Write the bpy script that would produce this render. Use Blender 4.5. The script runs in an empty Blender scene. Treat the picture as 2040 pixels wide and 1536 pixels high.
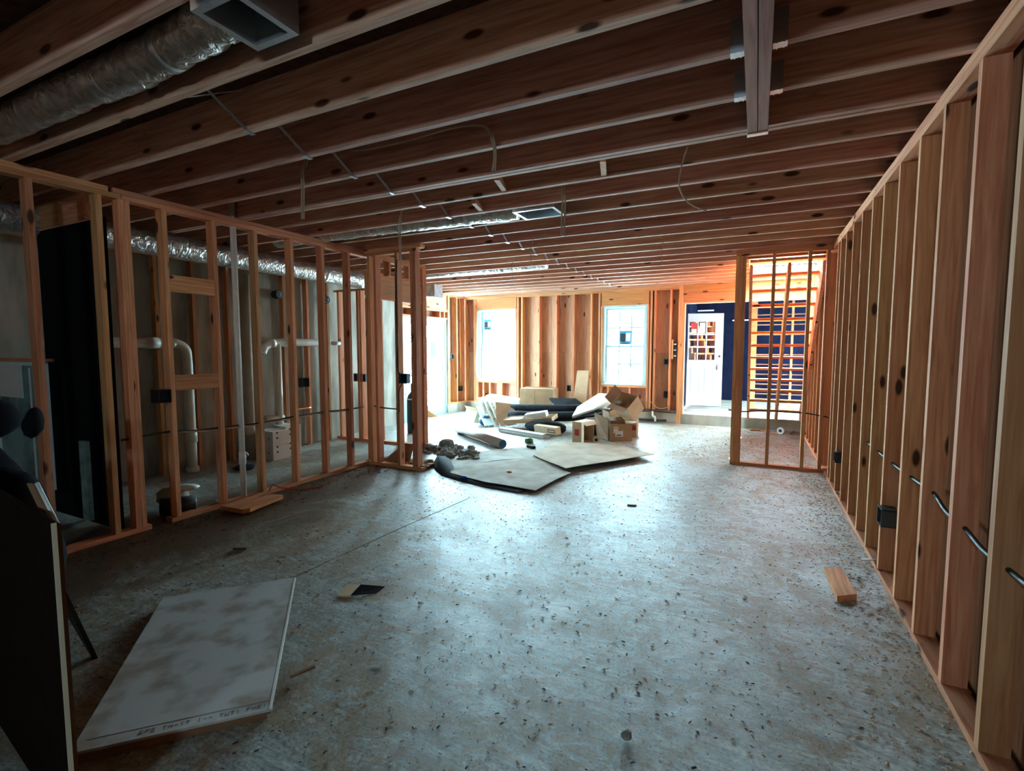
import bpy, bmesh, math, random
from mathutils import Vector, Matrix
rnd = random.Random(7)
sc = bpy.context.scene
COL = sc.collection

# ------------------------------------------------------------------ camera, sky, lights, exposure
cam_d = bpy.data.cameras.new('camera'); cam = bpy.data.objects.new('camera', cam_d); COL.objects.link(cam)
YAW, PITCH, H = 0.458311, 0.0750408, 1.49
f = Vector((-math.sin(YAW) * math.cos(PITCH), math.cos(YAW) * math.cos(PITCH), -math.sin(PITCH)))
r = Vector((math.cos(YAW), math.sin(YAW), 0)); u = r.cross(f)
cam.matrix_world = Matrix(((r.x, u.x, -f.x, 0), (r.y, u.y, -f.y, 0), (r.z, u.z, -f.z, H), (0, 0, 0, 1)))
cam_d.sensor_width = 36; cam_d.lens = 984.16 / 2040 * 36; cam_d.clip_start = 0.05
sc.camera = cam
sc.view_settings.view_transform = 'Standard'; sc.view_settings.look = 'None'
sc.view_settings.gamma = 1; sc.view_settings.exposure = 0.78
try: sc.view_settings.use_curve_mapping = False
except Exception: pass
sc.cycles.use_denoising = True
sc.cycles.max_bounces = 10; sc.cycles.diffuse_bounces = 5; sc.cycles.caustics_reflective = False; sc.cycles.caustics_refractive = False; sc.cycles.transparent_max_bounces = 12
sc.cycles.sample_clamp_indirect = 6

world = bpy.data.worlds.new('sky'); sc.world = world; world.use_nodes = True
SKY = 84.0
bg = world.node_tree.nodes['Background']
bg.inputs[0].default_value = (0.58, 0.86, 1.0, 1); bg.inputs[1].default_value = SKY

def portal(name, loc, sx, sy, direction):
    d = bpy.data.lights.new(name, 'AREA'); d.shape = 'RECTANGLE'; d.size = sx; d.size_y = sy
    d.cycles.is_portal = True
    o = bpy.data.objects.new(name, d); COL.objects.link(o); o.location = loc
    o.rotation_euler = Vector(direction).to_track_quat('-Z', 'Y').to_euler()
    return o
portal('window_portal', (-5.40, 10.42, 1.56), 0.95, 1.65, (0, -1, 0))
portal('window_portal', (-2.44, 10.42, 1.54), 0.92, 1.65, (0, -1, 0))
portal('door_portal', (-6.55, 8.62, 1.1), 1.55, 2.1, (1, 0, 0))
portal('back_portal', (3.18, 11.9, 1.3), 1.2, 2.2, (-1, 0, 0))
portal('rear_fill_portal', (-.7, -3.22, 2.44), .56, .30, (0, 1, 0))  # sky through the rear window added to lift the near end
portal('stairwell_portal', (0.38, 8.7, 4.6), 0.95, 2.9, (0, 0, -1))

sun = bpy.data.lights.new('sun', 'SUN'); sun.energy = 85; sun.color = (1, 0.93, 0.82); sun.angle = math.radians(.6)
so = bpy.data.objects.new('sun', sun); COL.objects.link(so); so.location = (0, 16, 12)
so.rotation_euler = Vector((-0.06, -math.cos(math.radians(71)), -math.sin(math.radians(71)))).to_track_quat('-Z', 'Y').to_euler()

# ------------------------------------------------------------------ helpers
def props(o, label=None, cat=None, group=None, kind=None):
    if label: o['label'] = label
    if cat: o['category'] = cat
    if group: o['group'] = group
    if kind: o['kind'] = kind
    return o
def empty(name, loc, label=None, cat=None, group=None, kind=None):
    o = bpy.data.objects.new(name, None); COL.objects.link(o); o.location = loc; o.empty_display_size = .05
    return props(o, label, cat, group, kind)
def wloc(o):
    v = Vector(o.location)
    while o.parent: o = o.parent; v += o.location
    return v
def link(name, me, loc, parent=None):
    o = bpy.data.objects.new(name, me); COL.objects.link(o)
    if parent:
        o.parent = parent; o.location = Vector(loc) - wloc(parent)
    else: o.location = loc
    return o
def mesh(name, vs, fs, mat, parent=None, loc=None, smooth=False):
    """vs in world metres; the object's origin is loc (default: the centre of the bounding box at its base)."""
    if loc is None:
        xs, ys, zs = zip(*vs); loc = ((min(xs) + max(xs)) / 2, (min(ys) + max(ys)) / 2, min(zs))
    L = Vector(loc)
    me = bpy.data.meshes.new(name); me.from_pydata([tuple(Vector(v) - L) for v in vs], [], fs)
    me.materials.append(mat)
    if smooth: me.polygons.foreach_set('use_smooth', [True] * len(me.polygons))
    me.update()
    return link(name, me, loc, parent)
BF = [(0, 3, 2, 1), (4, 5, 6, 7), (0, 1, 5, 4), (1, 2, 6, 5), (2, 3, 7, 6), (3, 0, 4, 7)]
def bv(x0, x1, y0, y1, z0, z1):
    return [(x0, y0, z0), (x1, y0, z0), (x1, y1, z0), (x0, y1, z0), (x0, y0, z1), (x1, y0, z1), (x1, y1, z1), (x0, y1, z1)]
_cache = {}
def box(name, x0, x1, y0, y1, z0, z1, mat, parent=None, bevel=0.0):
    dx, dy, dz = round(x1 - x0, 4), round(y1 - y0, 4), round(z1 - z0, 4)
    k = (dx, dy, dz, mat.name, bevel)
    me = _cache.get(k)
    if me is None:
        me = bpy.data.meshes.new(name)
        if bevel:
            bm = bmesh.new()
            for v in bv(-dx / 2, dx / 2, -dy / 2, dy / 2, -dz / 2, dz / 2): bm.verts.new(v)
            bm.verts.ensure_lookup_table()
            for q in BF: bm.faces.new([bm.verts[i] for i in q])
            bmesh.ops.bevel(bm, geom=bm.edges[:], offset=bevel, segments=1, affect='EDGES', profile=.5)
            bm.to_mesh(me); bm.free()
        else:
            me.from_pydata(bv(-dx / 2, dx / 2, -dy / 2, dy / 2, -dz / 2, dz / 2), [], BF)
        me.materials.append(mat); _cache[k] = me
    return link(name, me, ((x0 + x1) / 2, (y0 + y1) / 2, (z0 + z1) / 2), parent)
class MB:
    """collects shapes that belong to one mesh"""
    def __init__(s): s.v = []; s.f = []
    def add(s, v, fc, M=None):
        n = len(s.v); s.v += [tuple(M @ Vector(p)) if M else tuple(p) for p in v]; s.f += [tuple(i + n for i in q) for q in fc]; return s
    def box(s, x0, x1, y0, y1, z0, z1, M=None): return s.add(bv(x0, x1, y0, y1, z0, z1), BF, M)
    def build(s, name, mat, parent=None, loc=None, smooth=False): return mesh(name, s.v, s.f, mat, parent, loc, smooth)
def smoothpath(pts, n=6):
    P = [Vector(p) for p in pts]
    if len(P) < 3: return P
    out = []
    for i in range(len(P) - 1):
        p0, p1, p2, p3 = P[max(i - 1, 0)], P[i], P[i + 1], P[min(i + 2, len(P) - 1)]
        for k in range(n):
            t = k / n
            out.append(.5 * ((2 * p1) + (p2 - p0) * t + (2 * p0 - 5 * p1 + 4 * p2 - p3) * t * t + (3 * p1 - p0 - 3 * p2 + p3) * t ** 3))
    out.append(P[-1]); return out
def tube_vf(pts, rad, n=8, caps=True):
    P = [Vector(p) for p in pts]; vs = []; fs = []
    rads = rad if isinstance(rad, (list, tuple)) else [rad] * len(P)
    t0 = (P[1] - P[0]).normalized()
    a = t0.cross(Vector((0, 0, 1)));  a = a if a.length > .1 else t0.cross(Vector((1, 0, 0))); a.normalize()
    for i, p in enumerate(P):
        t = (P[min(i + 1, len(P) - 1)] - P[max(i - 1, 0)]).normalized()
        a = (a - t * a.dot(t)).normalized(); b = t.cross(a)
        for k in range(n):
            w = 2 * math.pi * k / n
            vs.append(tuple(p + (a * math.cos(w) + b * math.sin(w)) * rads[i]))
    for i in range(len(P) - 1):
        for k in range(n):
            k2 = (k + 1) % n
            fs.append((i * n + k, i * n + k2, (i + 1) * n + k2, (i + 1) * n + k))
    if caps:
        fs.append(tuple(range(n - 1, -1, -1))); fs.append(tuple((len(P) - 1) * n + k for k in range(n)))
    return vs, fs
def tube(name, pts, rad, mat, parent=None, n=8, sm=0, loc=None, smooth=True):
    p = smoothpath(pts, sm) if sm else pts
    v, fc = tube_vf(p, rad, n); return mesh(name, v, fc, mat, parent, loc, smooth)
def lathe(name, cx, cy, prof, mat, parent=None, n=24, z0=0):
    vs = []; fs = []
    for (rr, z) in prof:
        for k in range(n):
            w = 2 * math.pi * k / n; vs.append((cx + rr * math.cos(w), cy + rr * math.sin(w), z0 + z))
    for i in range(len(prof) - 1):
        for k in range(n):
            k2 = (k + 1) % n; fs.append((i * n + k, i * n + k2, (i + 1) * n + k2, (i + 1) * n + k))
    fs.append(tuple(range(n - 1, -1, -1))); fs.append(tuple((len(prof) - 1) * n + k for k in range(n)))
    return mesh(name, vs, fs, mat, parent, None, True)
def slab(name, pts, th, mat, parent=None, up=(0, 0, 1)):
    """prism: polygon pts (top surface, world) thickened downward along -up"""
    U = Vector(up).normalized() * th; n = len(pts)
    vs = [tuple(p) for p in pts] + [tuple(Vector(p) - U) for p in pts]
    fs = [tuple(range(n)), tuple(range(2 * n - 1, n - 1, -1))] + [(i, i + n, (i + 1) % n + n, (i + 1) % n) for i in range(n)]
    return mesh(name, vs, fs, mat, parent)
def lump(name, c, rad, mat, parent=None, seed=1, amp=.25, sub=2, flat=None, smooth=False):
    g = random.Random(seed); bm = bmesh.new(); bmesh.ops.create_icosphere(bm, subdivisions=sub, radius=1)
    ph = [(Vector((g.uniform(-1, 1), g.uniform(-1, 1), g.uniform(-1, 1))).normalized(), g.uniform(-.2, .7), g.uniform(.3, 1)) for _ in range(9)]
    for v in bm.verts:
        d = v.co.normalized(); s = 1.0
        for (n, c0, a) in ph:
            q = d.dot(n)
            if q > c0: s -= amp * a * (q - c0)
        s += g.uniform(-.04, .04)
        v.co = Vector((d.x * rad[0] * s, d.y * rad[1] * s, d.z * rad[2] * s))
        if flat is not None and v.co.z < flat: v.co.z = flat
    vs = [tuple(v.co + Vector(c)) for v in bm.verts]; fs = [tuple(v.index for v in q.verts) for q in bm.faces]; bm.free()
    return mesh(name, vs, fs, mat, parent, None, smooth)

# ------------------------------------------------------------------ materials
def new_mat(name):
    m = bpy.data.materials.new(name); m.use_nodes = True
    return m, m.node_tree.nodes, m.node_tree.links, m.node_tree.nodes['Principled BSDF']
def rgb(c): return (c[0], c[1], c[2], 1)
def ramp(N, stops):
    n = N.new('ShaderNodeValToRGB'); e = n.color_ramp.elements
    while len(e) < len(stops): e.new(.5)
    for i, (p, c) in enumerate(stops): e[i].position = p; e[i].color = rgb(c)
    return n
def wood(name, axis, light, dark, knots=True, rough=.75, var=.25, spec=.25):
    m, N, L, B = new_mat(name)
    tc = N.new('ShaderNodeTexCoord'); oi = N.new('ShaderNodeObjectInfo')
    add = N.new('ShaderNodeVectorMath'); add.operation = 'MULTIPLY_ADD'
    add.inputs[1].default_value = (1, 1, 1); L.new(tc.outputs['Object'], add.inputs[0])
    cmb = N.new('ShaderNodeCombineXYZ')
    mul = N.new('ShaderNodeMath'); mul.operation = 'MULTIPLY'; mul.inputs[1].default_value = 37.0; L.new(oi.outputs['Random'], mul.inputs[0])
    for i in range(3): L.new(mul.outputs[0], cmb.inputs[i])
    L.new(cmb.outputs[0], add.inputs[2])
    s = [22, 22, 22]; s[axis] = 1.1
    mp = N.new('ShaderNodeMapping'); mp.inputs['Scale'].default_value = s; L.new(add.outputs[0], mp.inputs[0])
    no = N.new('ShaderNodeTexNoise'); no.inputs['Scale'].default_value = 2.2; no.inputs['Detail'].default_value = 5; no.inputs['Distortion'].default_value = .6
    L.new(mp.outputs[0], no.inputs['Vector'])
    rp = ramp(N, [(.30, dark), (.48, [(a + b) / 2 for a, b in zip(light, dark)]), (.68, light)]); L.new(no.outputs['Fac'], rp.inputs[0])
    col = rp.outputs[0]
    hs = N.new('ShaderNodeHueSaturation')
    mr = N.new('ShaderNodeMapRange'); mr.inputs[3].default_value = 1 - var; mr.inputs[4].default_value = 1 + var * .7; L.new(oi.outputs['Random'], mr.inputs[0])
    L.new(mr.outputs[0], hs.inputs['Value']); L.new(col, hs.inputs['Color'])
    mr2 = N.new('ShaderNodeMapRange'); mr2.inputs[3].default_value = .478; mr2.inputs[4].default_value = .502
    wn = N.new('ShaderNodeTexWhiteNoise'); wn.noise_dimensions = '1D'; L.new(oi.outputs['Random'], wn.inputs['W']); L.new(wn.outputs['Value'], mr2.inputs[0]); L.new(mr2.outputs[0], hs.inputs['Hue'])
    out = hs.outputs[0]
    if knots:
        s2 = [9, 9, 9]; s2[axis] = 3.2
        mp2 = N.new('ShaderNodeMapping'); mp2.inputs['Scale'].default_value = s2; L.new(add.outputs[0], mp2.inputs[0])
        vo = N.new('ShaderNodeTexVoronoi'); vo.inputs['Scale'].default_value = 1.0; L.new(mp2.outputs[0], vo.inputs['Vector'])
        wn2 = N.new('ShaderNodeSeparateColor'); L.new(vo.outputs['Color'], wn2.inputs[0])
        gt = N.new('ShaderNodeMath'); gt.operation = 'GREATER_THAN'; gt.inputs[1].default_value = .5; L.new(wn2.outputs[0], gt.inputs[0])
        kr = N.new('ShaderNodeMapRange'); kr.inputs[1].default_value = .13; kr.inputs[2].default_value = .21; kr.inputs[3].default_value = 1; kr.inputs[4].default_value = 0
        L.new(vo.outputs['Distance'], kr.inputs[0])
        mm = N.new('ShaderNodeMath'); mm.operation = 'MULTIPLY'; L.new(kr.outputs[0], mm.inputs[0]); L.new(gt.outputs[0], mm.inputs[1])
        mx = N.new('ShaderNodeMix'); mx.data_type = 'RGBA'; L.new(mm.outputs[0], mx.inputs[0]); L.new(out, mx.inputs[6]); mx.inputs[7].default_value = (.07, .025, .012, 1)
        out = mx.outputs[2]
    L.new(out, B.inputs['Base Color']); B.inputs['Roughness'].default_value = rough
    B.inputs['Specular IOR Level'].default_value = spec
    bp = N.new('ShaderNodeBump'); bp.inputs['Strength'].default_value = .15; bp.inputs['Distance'].default_value = .004
    L.new(no.outputs['Fac'], bp.inputs['Height']); L.new(bp.outputs[0], B.inputs['Normal'])
    return m
def plain(name, c, rough=.6, metal=0, noise=.15, scale=12, bump=0.0, spec=.4, c2=None, detail=4, lo=.35, hi=.65):
    m, N, L, B = new_mat(name)
    tc = N.new('ShaderNodeTexCoord'); no = N.new('ShaderNodeTexNoise'); no.inputs['Scale'].default_value = scale; no.inputs['Detail'].default_value = detail
    L.new(tc.outputs['Object'], no.inputs['Vector'])
    c2 = c2 or [x * (1 - noise) for x in c]
    rp = ramp(N, [(lo, c2), (hi, c)]); L.new(no.outputs['Fac'], rp.inputs[0]); L.new(rp.outputs[0], B.inputs['Base Color'])
    B.inputs['Roughness'].default_value = rough; B.inputs['Metallic'].default_value = metal; B.inputs['Specular IOR Level'].default_value = spec
    if bump:
        bp = N.new('ShaderNodeBump'); bp.inputs['Strength'].default_value = bump; bp.inputs['Distance'].default_value = .01
        L.new(no.outputs['Fac'], bp.inputs['Height']); L.new(bp.outputs[0], B.inputs['Normal'])
    return m
WL, WD = (.72, .385, .175), (.49, .20, .072)
woodX, woodY, woodZ = [wood('lumber_' + 'xyz'[i], i, WL, WD) for i in range(3)]
JL, JD = (.64, .39, .265), (.38, .175, .10)
joistX = wood('joist_lumber', 0, JL, JD, var=.15); joistY = wood('beam_lumber', 1, (.50, .27, .17), (.30, .14, .08), knots=False)
lvlX = wood('laminated_lumber', 0, (.50, .26, .10), (.38, .17, .055), var=.1)
lvlY = wood('laminated_lumber_long', 1, (.66, .44, .22), (.52, .31, .14), var=.1)
plyM = wood('plywood', 2, (.47, .27, .165), (.32, .16, .09), var=.2)
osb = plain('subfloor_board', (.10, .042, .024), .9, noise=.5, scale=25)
backply = wood('backing_board', 2, (.15, .07, .03), (.09, .04, .016), knots=False, rough=1.0, var=.1, spec=0.0)
black = plain('black_plastic', (.012, .012, .014), .5)
blackmatte = plain('black_sheet', (.006, .006, .008), .9, spec=.1)
navy = plain('navy_panel', (.007, .009, .024), .95, noise=.4, scale=4, spec=.05)
whitem = plain('white_paint', (.80, .84, .84), .45, noise=.05)
vinyl = plain('white_vinyl', (.46, .66, .70), .4, noise=.06)
pvc = plain('pvc', (.66, .62, .52), .4, noise=.12, scale=8)
pvcw = plain('pvc_white', (.78, .77, .71), .35, noise=.08)
greypipe = plain('grey_pipe', (.46, .43, .36), .5, noise=.2, scale=5)
steel = plain('galvanised_steel', (.72, .76, .80), .35, metal=.85, noise=.2)
card = plain('cardboard', (.44, .26, .14), .85, noise=.2, scale=6)
cardl = plain('cardboard_light', (.60, .42, .26), .85, noise=.15, scale=6)
cardd = plain('cardboard_dark', (.26, .14, .075), .85, noise=.25, scale=6)
cardp = plain('floor_cardboard', (.44, .40, .31), .85, noise=.0, scale=5, c2=(.25, .20, .14), detail=7)
cream = plain('cream_card', (.74, .70, .52), .8, noise=.08)
paper = plain('paper_label', (.78, .78, .74), .7, noise=.05)
ink = plain('ink', (.02, .02, .025), .7)
red = plain('red_print', (.50, .035, .03), .7)
blue = plain('blue_plastic', (.03, .13, .24), .45)
teal = plain('teal_tank', (.01, .05, .07), .45)
copper = plain('copper', (.75, .33, .18), .35, metal=.8)
cablew = plain('cable_sheath', (.40, .28, .18), .6)
cableb = plain('cable_black', (.02, .02, .02), .5)
cableo = plain('cable_orange', (.62, .25, .07), .6)
green = plain('green_can', (.10, .26, .06), .4)
stone = plain('rubble_concrete', (.38, .40, .37), .95, noise=.5, scale=18, bump=.4)
dusty = plain('dusty_board', (.50, .50, .49), .85, c2=(.33, .285, .24), scale=6, detail=12, lo=.38, hi=.54)
shav = plain('shavings_pale', (.58, .40, .25), .9, noise=.6, scale=3)
crumb = plain('crumbs_dark', (.10, .065, .04), .95, noise=.6, scale=3)
tarp = plain('dark_tarp', (.016, .018, .024), .85, noise=.4, scale=10, spec=.15)
tubegrey = plain('tube_grey', (.62, .58, .55), .55, noise=.1)
foam = plain('foam_white', (.60, .63, .60), .7, noise=.06)
fabric = plain('cement_sack', (.42, .36, .27), .9, noise=.3, scale=8)

def concrete_wall():
    m, N, L, B = new_mat('concrete_wall')
    tc = N.new('ShaderNodeTexCoord'); mp = N.new('ShaderNodeMapping'); mp.inputs['Scale'].default_value = (1, 2.2, .5); L.new(tc.outputs['Object'], mp.inputs[0])
    no = N.new('ShaderNodeTexNoise'); no.inputs['Scale'].default_value = 2.3; no.inputs['Detail'].default_value = 7; L.new(mp.outputs[0], no.inputs['Vector'])
    rp = ramp(N, [(.32, (.20, .19, .155)), (.5, (.36, .345, .29)), (.66, (.48, .47, .41))]); L.new(no.outputs['Fac'], rp.inputs[0]); L.new(rp.outputs[0], B.inputs['Base Color'])
    B.inputs['Roughness'].default_value = .9
    return m
concw = concrete_wall()
def floor_mat():
    m, N, L, B = new_mat('dusty_concrete')
    tc = N.new('ShaderNodeTexCoord')
    def nz(scale, detail, rough=.6, dist=0.0, sc3=(1, 1, 1)):
        mp = N.new('ShaderNodeMapping'); mp.inputs['Scale'].default_value = sc3; mp.inputs['Rotation'].default_value = (0, 0, .5); L.new(tc.outputs['Object'], mp.inputs[0])
        n = N.new('ShaderNodeTexNoise'); n.inputs['Scale'].default_value = scale; n.inputs['Detail'].default_value = detail
        n.inputs['Roughness'].default_value = rough; n.inputs['Distortion'].default_value = dist; L.new(mp.outputs[0], n.inputs['Vector']); return n
    a = nz(1.1, 9, .72, 1.2); b = nz(6, 10, .82, 2.0); c = nz(60, 4, .7); e = nz(3.2, 6, .7, 3.0, (1, 4.5, 1))
    base = ramp(N, [(.38, (.22, .26, .255)), (.50, (.34, .39, .38)), (.62, (.50, .55, .53))]); L.new(e.outputs['Fac'], base.inputs[0])
    dirt = ramp(N, [(.485, (0, 0, 0)), (.555, (1, 1, 1))])
    ma = N.new('ShaderNodeMath'); ma.operation = 'ADD'
    mb = N.new('ShaderNodeMath'); mb.operation = 'MULTIPLY'; mb.inputs[1].default_value = .55; L.new(b.outputs['Fac'], mb.inputs[0])
    mc = N.new('ShaderNodeMath'); mc.operation = 'MULTIPLY'; mc.inputs[1].default_value = .48; L.new(a.outputs['Fac'], mc.inputs[0])
    L.new(mb.outputs[0], ma.inputs[0]); L.new(mc.outputs[0], ma.inputs[1]); L.new(ma.outputs[0], dirt.inputs[0])
    mx = N.new('ShaderNodeMix'); mx.data_type = 'RGBA'
    fac = N.new('ShaderNodeMath'); fac.operation = 'MULTIPLY'; fac.inputs[1].default_value = .85; L.new(dirt.outputs[0], fac.inputs[0])
    L.new(fac.outputs[0], mx.inputs[0]); L.new(base.outputs[0], mx.inputs[6]); mx.inputs[7].default_value = (.27, .195, .11, 1)
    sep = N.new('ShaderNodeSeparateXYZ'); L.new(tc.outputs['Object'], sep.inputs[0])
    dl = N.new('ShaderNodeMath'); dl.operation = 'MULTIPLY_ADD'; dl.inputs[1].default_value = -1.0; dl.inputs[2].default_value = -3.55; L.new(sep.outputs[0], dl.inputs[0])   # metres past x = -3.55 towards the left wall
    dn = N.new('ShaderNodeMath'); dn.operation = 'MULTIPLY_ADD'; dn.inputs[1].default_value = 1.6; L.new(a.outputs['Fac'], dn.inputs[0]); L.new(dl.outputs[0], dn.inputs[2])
    soil_shade = ramp(N, [(.55, (0, 0, 0)), (1.0, (1, 1, 1))]); L.new(dn.outputs[0], soil_shade.inputs[0])  # dark soil along the left wall, with the shade there painted in
    mx3 = N.new('ShaderNodeMix'); mx3.data_type = 'RGBA'; L.new(soil_shade.outputs[0], mx3.inputs[0]); L.new(mx.outputs[2], mx3.inputs[6]); mx3.inputs[7].default_value = (.10, .062, .034, 1)
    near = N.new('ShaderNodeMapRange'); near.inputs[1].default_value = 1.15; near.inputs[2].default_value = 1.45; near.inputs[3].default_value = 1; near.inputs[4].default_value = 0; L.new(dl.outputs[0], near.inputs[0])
    sf = N.new('ShaderNodeMath'); sf.operation = 'MULTIPLY'; L.new(soil_shade.outputs[0], sf.inputs[0]); L.new(near.outputs[0], sf.inputs[1]); L.new(sf.outputs[0], mx3.inputs[0])
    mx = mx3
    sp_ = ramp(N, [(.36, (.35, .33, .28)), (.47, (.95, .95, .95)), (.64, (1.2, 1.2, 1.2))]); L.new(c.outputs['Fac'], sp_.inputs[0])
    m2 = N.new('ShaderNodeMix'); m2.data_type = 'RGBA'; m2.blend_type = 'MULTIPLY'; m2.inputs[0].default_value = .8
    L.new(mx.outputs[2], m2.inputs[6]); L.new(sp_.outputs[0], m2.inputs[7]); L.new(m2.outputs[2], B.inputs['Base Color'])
    rr = N.new('ShaderNodeMapRange'); rr.inputs[1].default_value = .35; rr.inputs[2].default_value = .7; rr.inputs[3].default_value = .30; rr.inputs[4].default_value = .62
    L.new(ma.outputs[0], rr.inputs[0]); L.new(rr.outputs[0], B.inputs['Roughness']); B.inputs['Specular IOR Level'].default_value = .5
    bp = N.new('ShaderNodeBump'); bp.inputs['Strength'].default_value = .35; bp.inputs['Distance'].default_value = .01
    L.new(b.outputs['Fac'], bp.inputs['Height']); L.new(bp.outputs[0], B.inputs['Normal'])
    return m
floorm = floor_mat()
def foil_mat():
    m, N, L, B = new_mat('foil_insulation')
    tc = N.new('ShaderNodeTexCoord'); no = N.new('ShaderNodeTexNoise'); no.inputs['Scale'].default_value = 16; no.inputs['Detail'].default_value = 6; no.inputs['Distortion'].default_value = 1.2
    L.new(tc.outputs['Object'], no.inputs['Vector'])
    rp = ramp(N, [(.3, (.42, .36, .31)), (.7, (.85, .84, .82))]); L.new(no.outputs['Fac'], rp.inputs[0]); L.new(rp.outputs[0], B.inputs['Base Color'])
    B.inputs['Metallic'].default_value = .7; B.inputs['Roughness'].default_value = .33
    bp = N.new('ShaderNodeBump'); bp.inputs['Strength'].default_value = .9; bp.inputs['Distance'].default_value = .03
    L.new(no.outputs['Fac'], bp.inputs['Height']); L.new(bp.outputs[0], B.inputs['Normal'])
    return m
foil = foil_mat()
def glass_mat(name, tint=(.95, 1, 1), gl=.08):
    m = bpy.data.materials.new(name); m.use_nodes = True; N = m.node_tree.nodes; L = m.node_tree.links; N.remove(N['Principled BSDF'])
    t = N.new('ShaderNodeBsdfTransparent'); t.inputs[0].default_value = rgb(tint); g = N.new('ShaderNodeBsdfGlossy'); g.inputs['Roughness'].default_value = .02
    x = N.new('ShaderNodeMixShader'); x.inputs[0].default_value = gl; L.new(t.outputs[0], x.inputs[1]); L.new(g.outputs[0], x.inputs[2])
    L.new(x.outputs[0], N['Material Output'].inputs[0]); return m
glass = glass_mat('window_glass'); dglass = glass_mat('door_glass', (.8, .9, .9), .18)

# ------------------------------------------------------------------ the shell
ZT = 2.714; T = .038; D = .089
XL, XR, XE, YF, YP, YJ, YC = -4.44, .767, -6.30, 10.15, 6.876, 4.82, 6.0
fl = empty('floor', (0, 0, 0), 'dusty grey concrete slab strewn with wood shavings', None, kind='structure')
vs = []; fs = []
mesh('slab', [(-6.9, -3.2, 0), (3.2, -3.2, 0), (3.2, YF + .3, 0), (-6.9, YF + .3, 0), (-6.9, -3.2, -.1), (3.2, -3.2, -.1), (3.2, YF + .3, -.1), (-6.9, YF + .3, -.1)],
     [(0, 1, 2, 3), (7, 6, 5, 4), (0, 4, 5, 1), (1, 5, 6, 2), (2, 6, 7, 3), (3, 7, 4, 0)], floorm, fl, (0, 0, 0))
# saw-cut joint, a narrow recess line lined with dirt
jm = MB(); jm.add(*tube_vf(smoothpath([(-2.66, 2.15, -.0005), (-2.6, 3.2, -.0005), (-2.52, 4.15, -.0005)], 4), .0028, 5))
jm.build('control_joint', crumb, fl)

landing = empty('floor_landing', (0, YF, 0), 'raised concrete landing behind the far doorway, one step up', None, kind='structure')
box('landing_slab', -1.34, 3.2, YF + .001, 14.6, .0005, .2, concw, landing)

# ceiling: joists, doubled joist, beam, hangers, straps, subfloor
ce = empty('ceiling', (0, 0, ZT), 'open timber joist ceiling under dark subfloor boards', None, kind='structure')
SX0, SX1, SY0, SY1 = -.10, .80, 7.66, 10.12           # stairwell opening
ZS = ZT + .235
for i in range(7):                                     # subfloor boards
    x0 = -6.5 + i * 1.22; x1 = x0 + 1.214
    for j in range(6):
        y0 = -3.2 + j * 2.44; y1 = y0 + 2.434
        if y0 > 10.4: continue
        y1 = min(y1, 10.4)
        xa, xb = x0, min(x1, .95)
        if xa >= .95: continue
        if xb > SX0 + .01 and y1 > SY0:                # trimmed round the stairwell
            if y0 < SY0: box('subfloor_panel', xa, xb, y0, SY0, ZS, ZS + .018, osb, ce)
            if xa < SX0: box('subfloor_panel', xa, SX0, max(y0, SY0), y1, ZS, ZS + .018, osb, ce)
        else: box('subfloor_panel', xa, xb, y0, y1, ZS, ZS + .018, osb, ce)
m = MB(); m.box(-6.6, SX0 - .001, -3.25, 10.45, ZS + .0185, ZS + .04); m.box(SX0 - .001, .97, -3.25, SY0, ZS + .0185, ZS + .04); m.build('sky_leak_cover', osb, ce)  # unseen slab added over the boards to keep sky out of their gaps
BX0, BX1, BY = -.083, .016, 3.11
jy = [1.555 + .408 * k for k in range(-3, 22)]
for y in jy:
    if abs(y - 3.187) < .01:                           # the doubled joist that carries the beam
        box('joist', XE, .856, 3.150, 3.188, ZT, ZS, joistX, ce); box('joist', XE, .856, 3.198, 3.236, ZT, ZS, joistX, ce); continue
    if y > YF + .1: continue
    if y - T > SY0 and y < SY1:
        box('joist', XE, SX0 - T, y - T, y, ZT, ZS, joistX, ce)
    elif y < 3.1:
        box('joist', XE, BX0 - .002, y - T, y, ZT, ZS, joistX, ce); box('joist', BX1 + .002, .856, y - T, y, ZT, ZS, joistX, ce)
        if y > .7:
            for (xa, xb) in ((BX0 - .056, BX0 - .002), (BX1 + .002, BX1 + .056)):
                m = MB(); m.box(xa, xb, y - T - .003, y + .003, ZT - .004, ZT); m.box(xa, xb, y - T - .0035, y - T, ZT, ZT + .13); m.box(xa, xb, y, y + .0035, ZT, ZT + .13)
                for q in (.25, .72): m.box(xa + (xb - xa) * q, xa + (xb - xa) * q + .004, y - T - .004, y + .004, ZT - .007, ZT - .003)
                m.build('joist_hanger', steel, ce)
    else: box('joist', XE, .856, y - T, y, ZT, ZS, joistX, ce)
for k, (xa, xb) in enumerate(((BX0, (BX0 + BX1) / 2 - .002), ((BX0 + BX1) / 2 + .002, BX1))):
    box('beam_ply', xa, xb, -.6, BY, ZT - .045, ZS, joistY, ce)
box('beam_hanger', BX0 - .003, BX1 + .003, BY, BY + .035, ZT - .05, ZT + .1, steel, ce)
box('stair_trimmer', SX0 - T, SX0, SY0, SY1, ZT, ZS, woodY, ce); box('stair_trimmer', SX0 - T, XR, SY0 - T, SY0, ZT, ZS, lvlX, ce)
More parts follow.
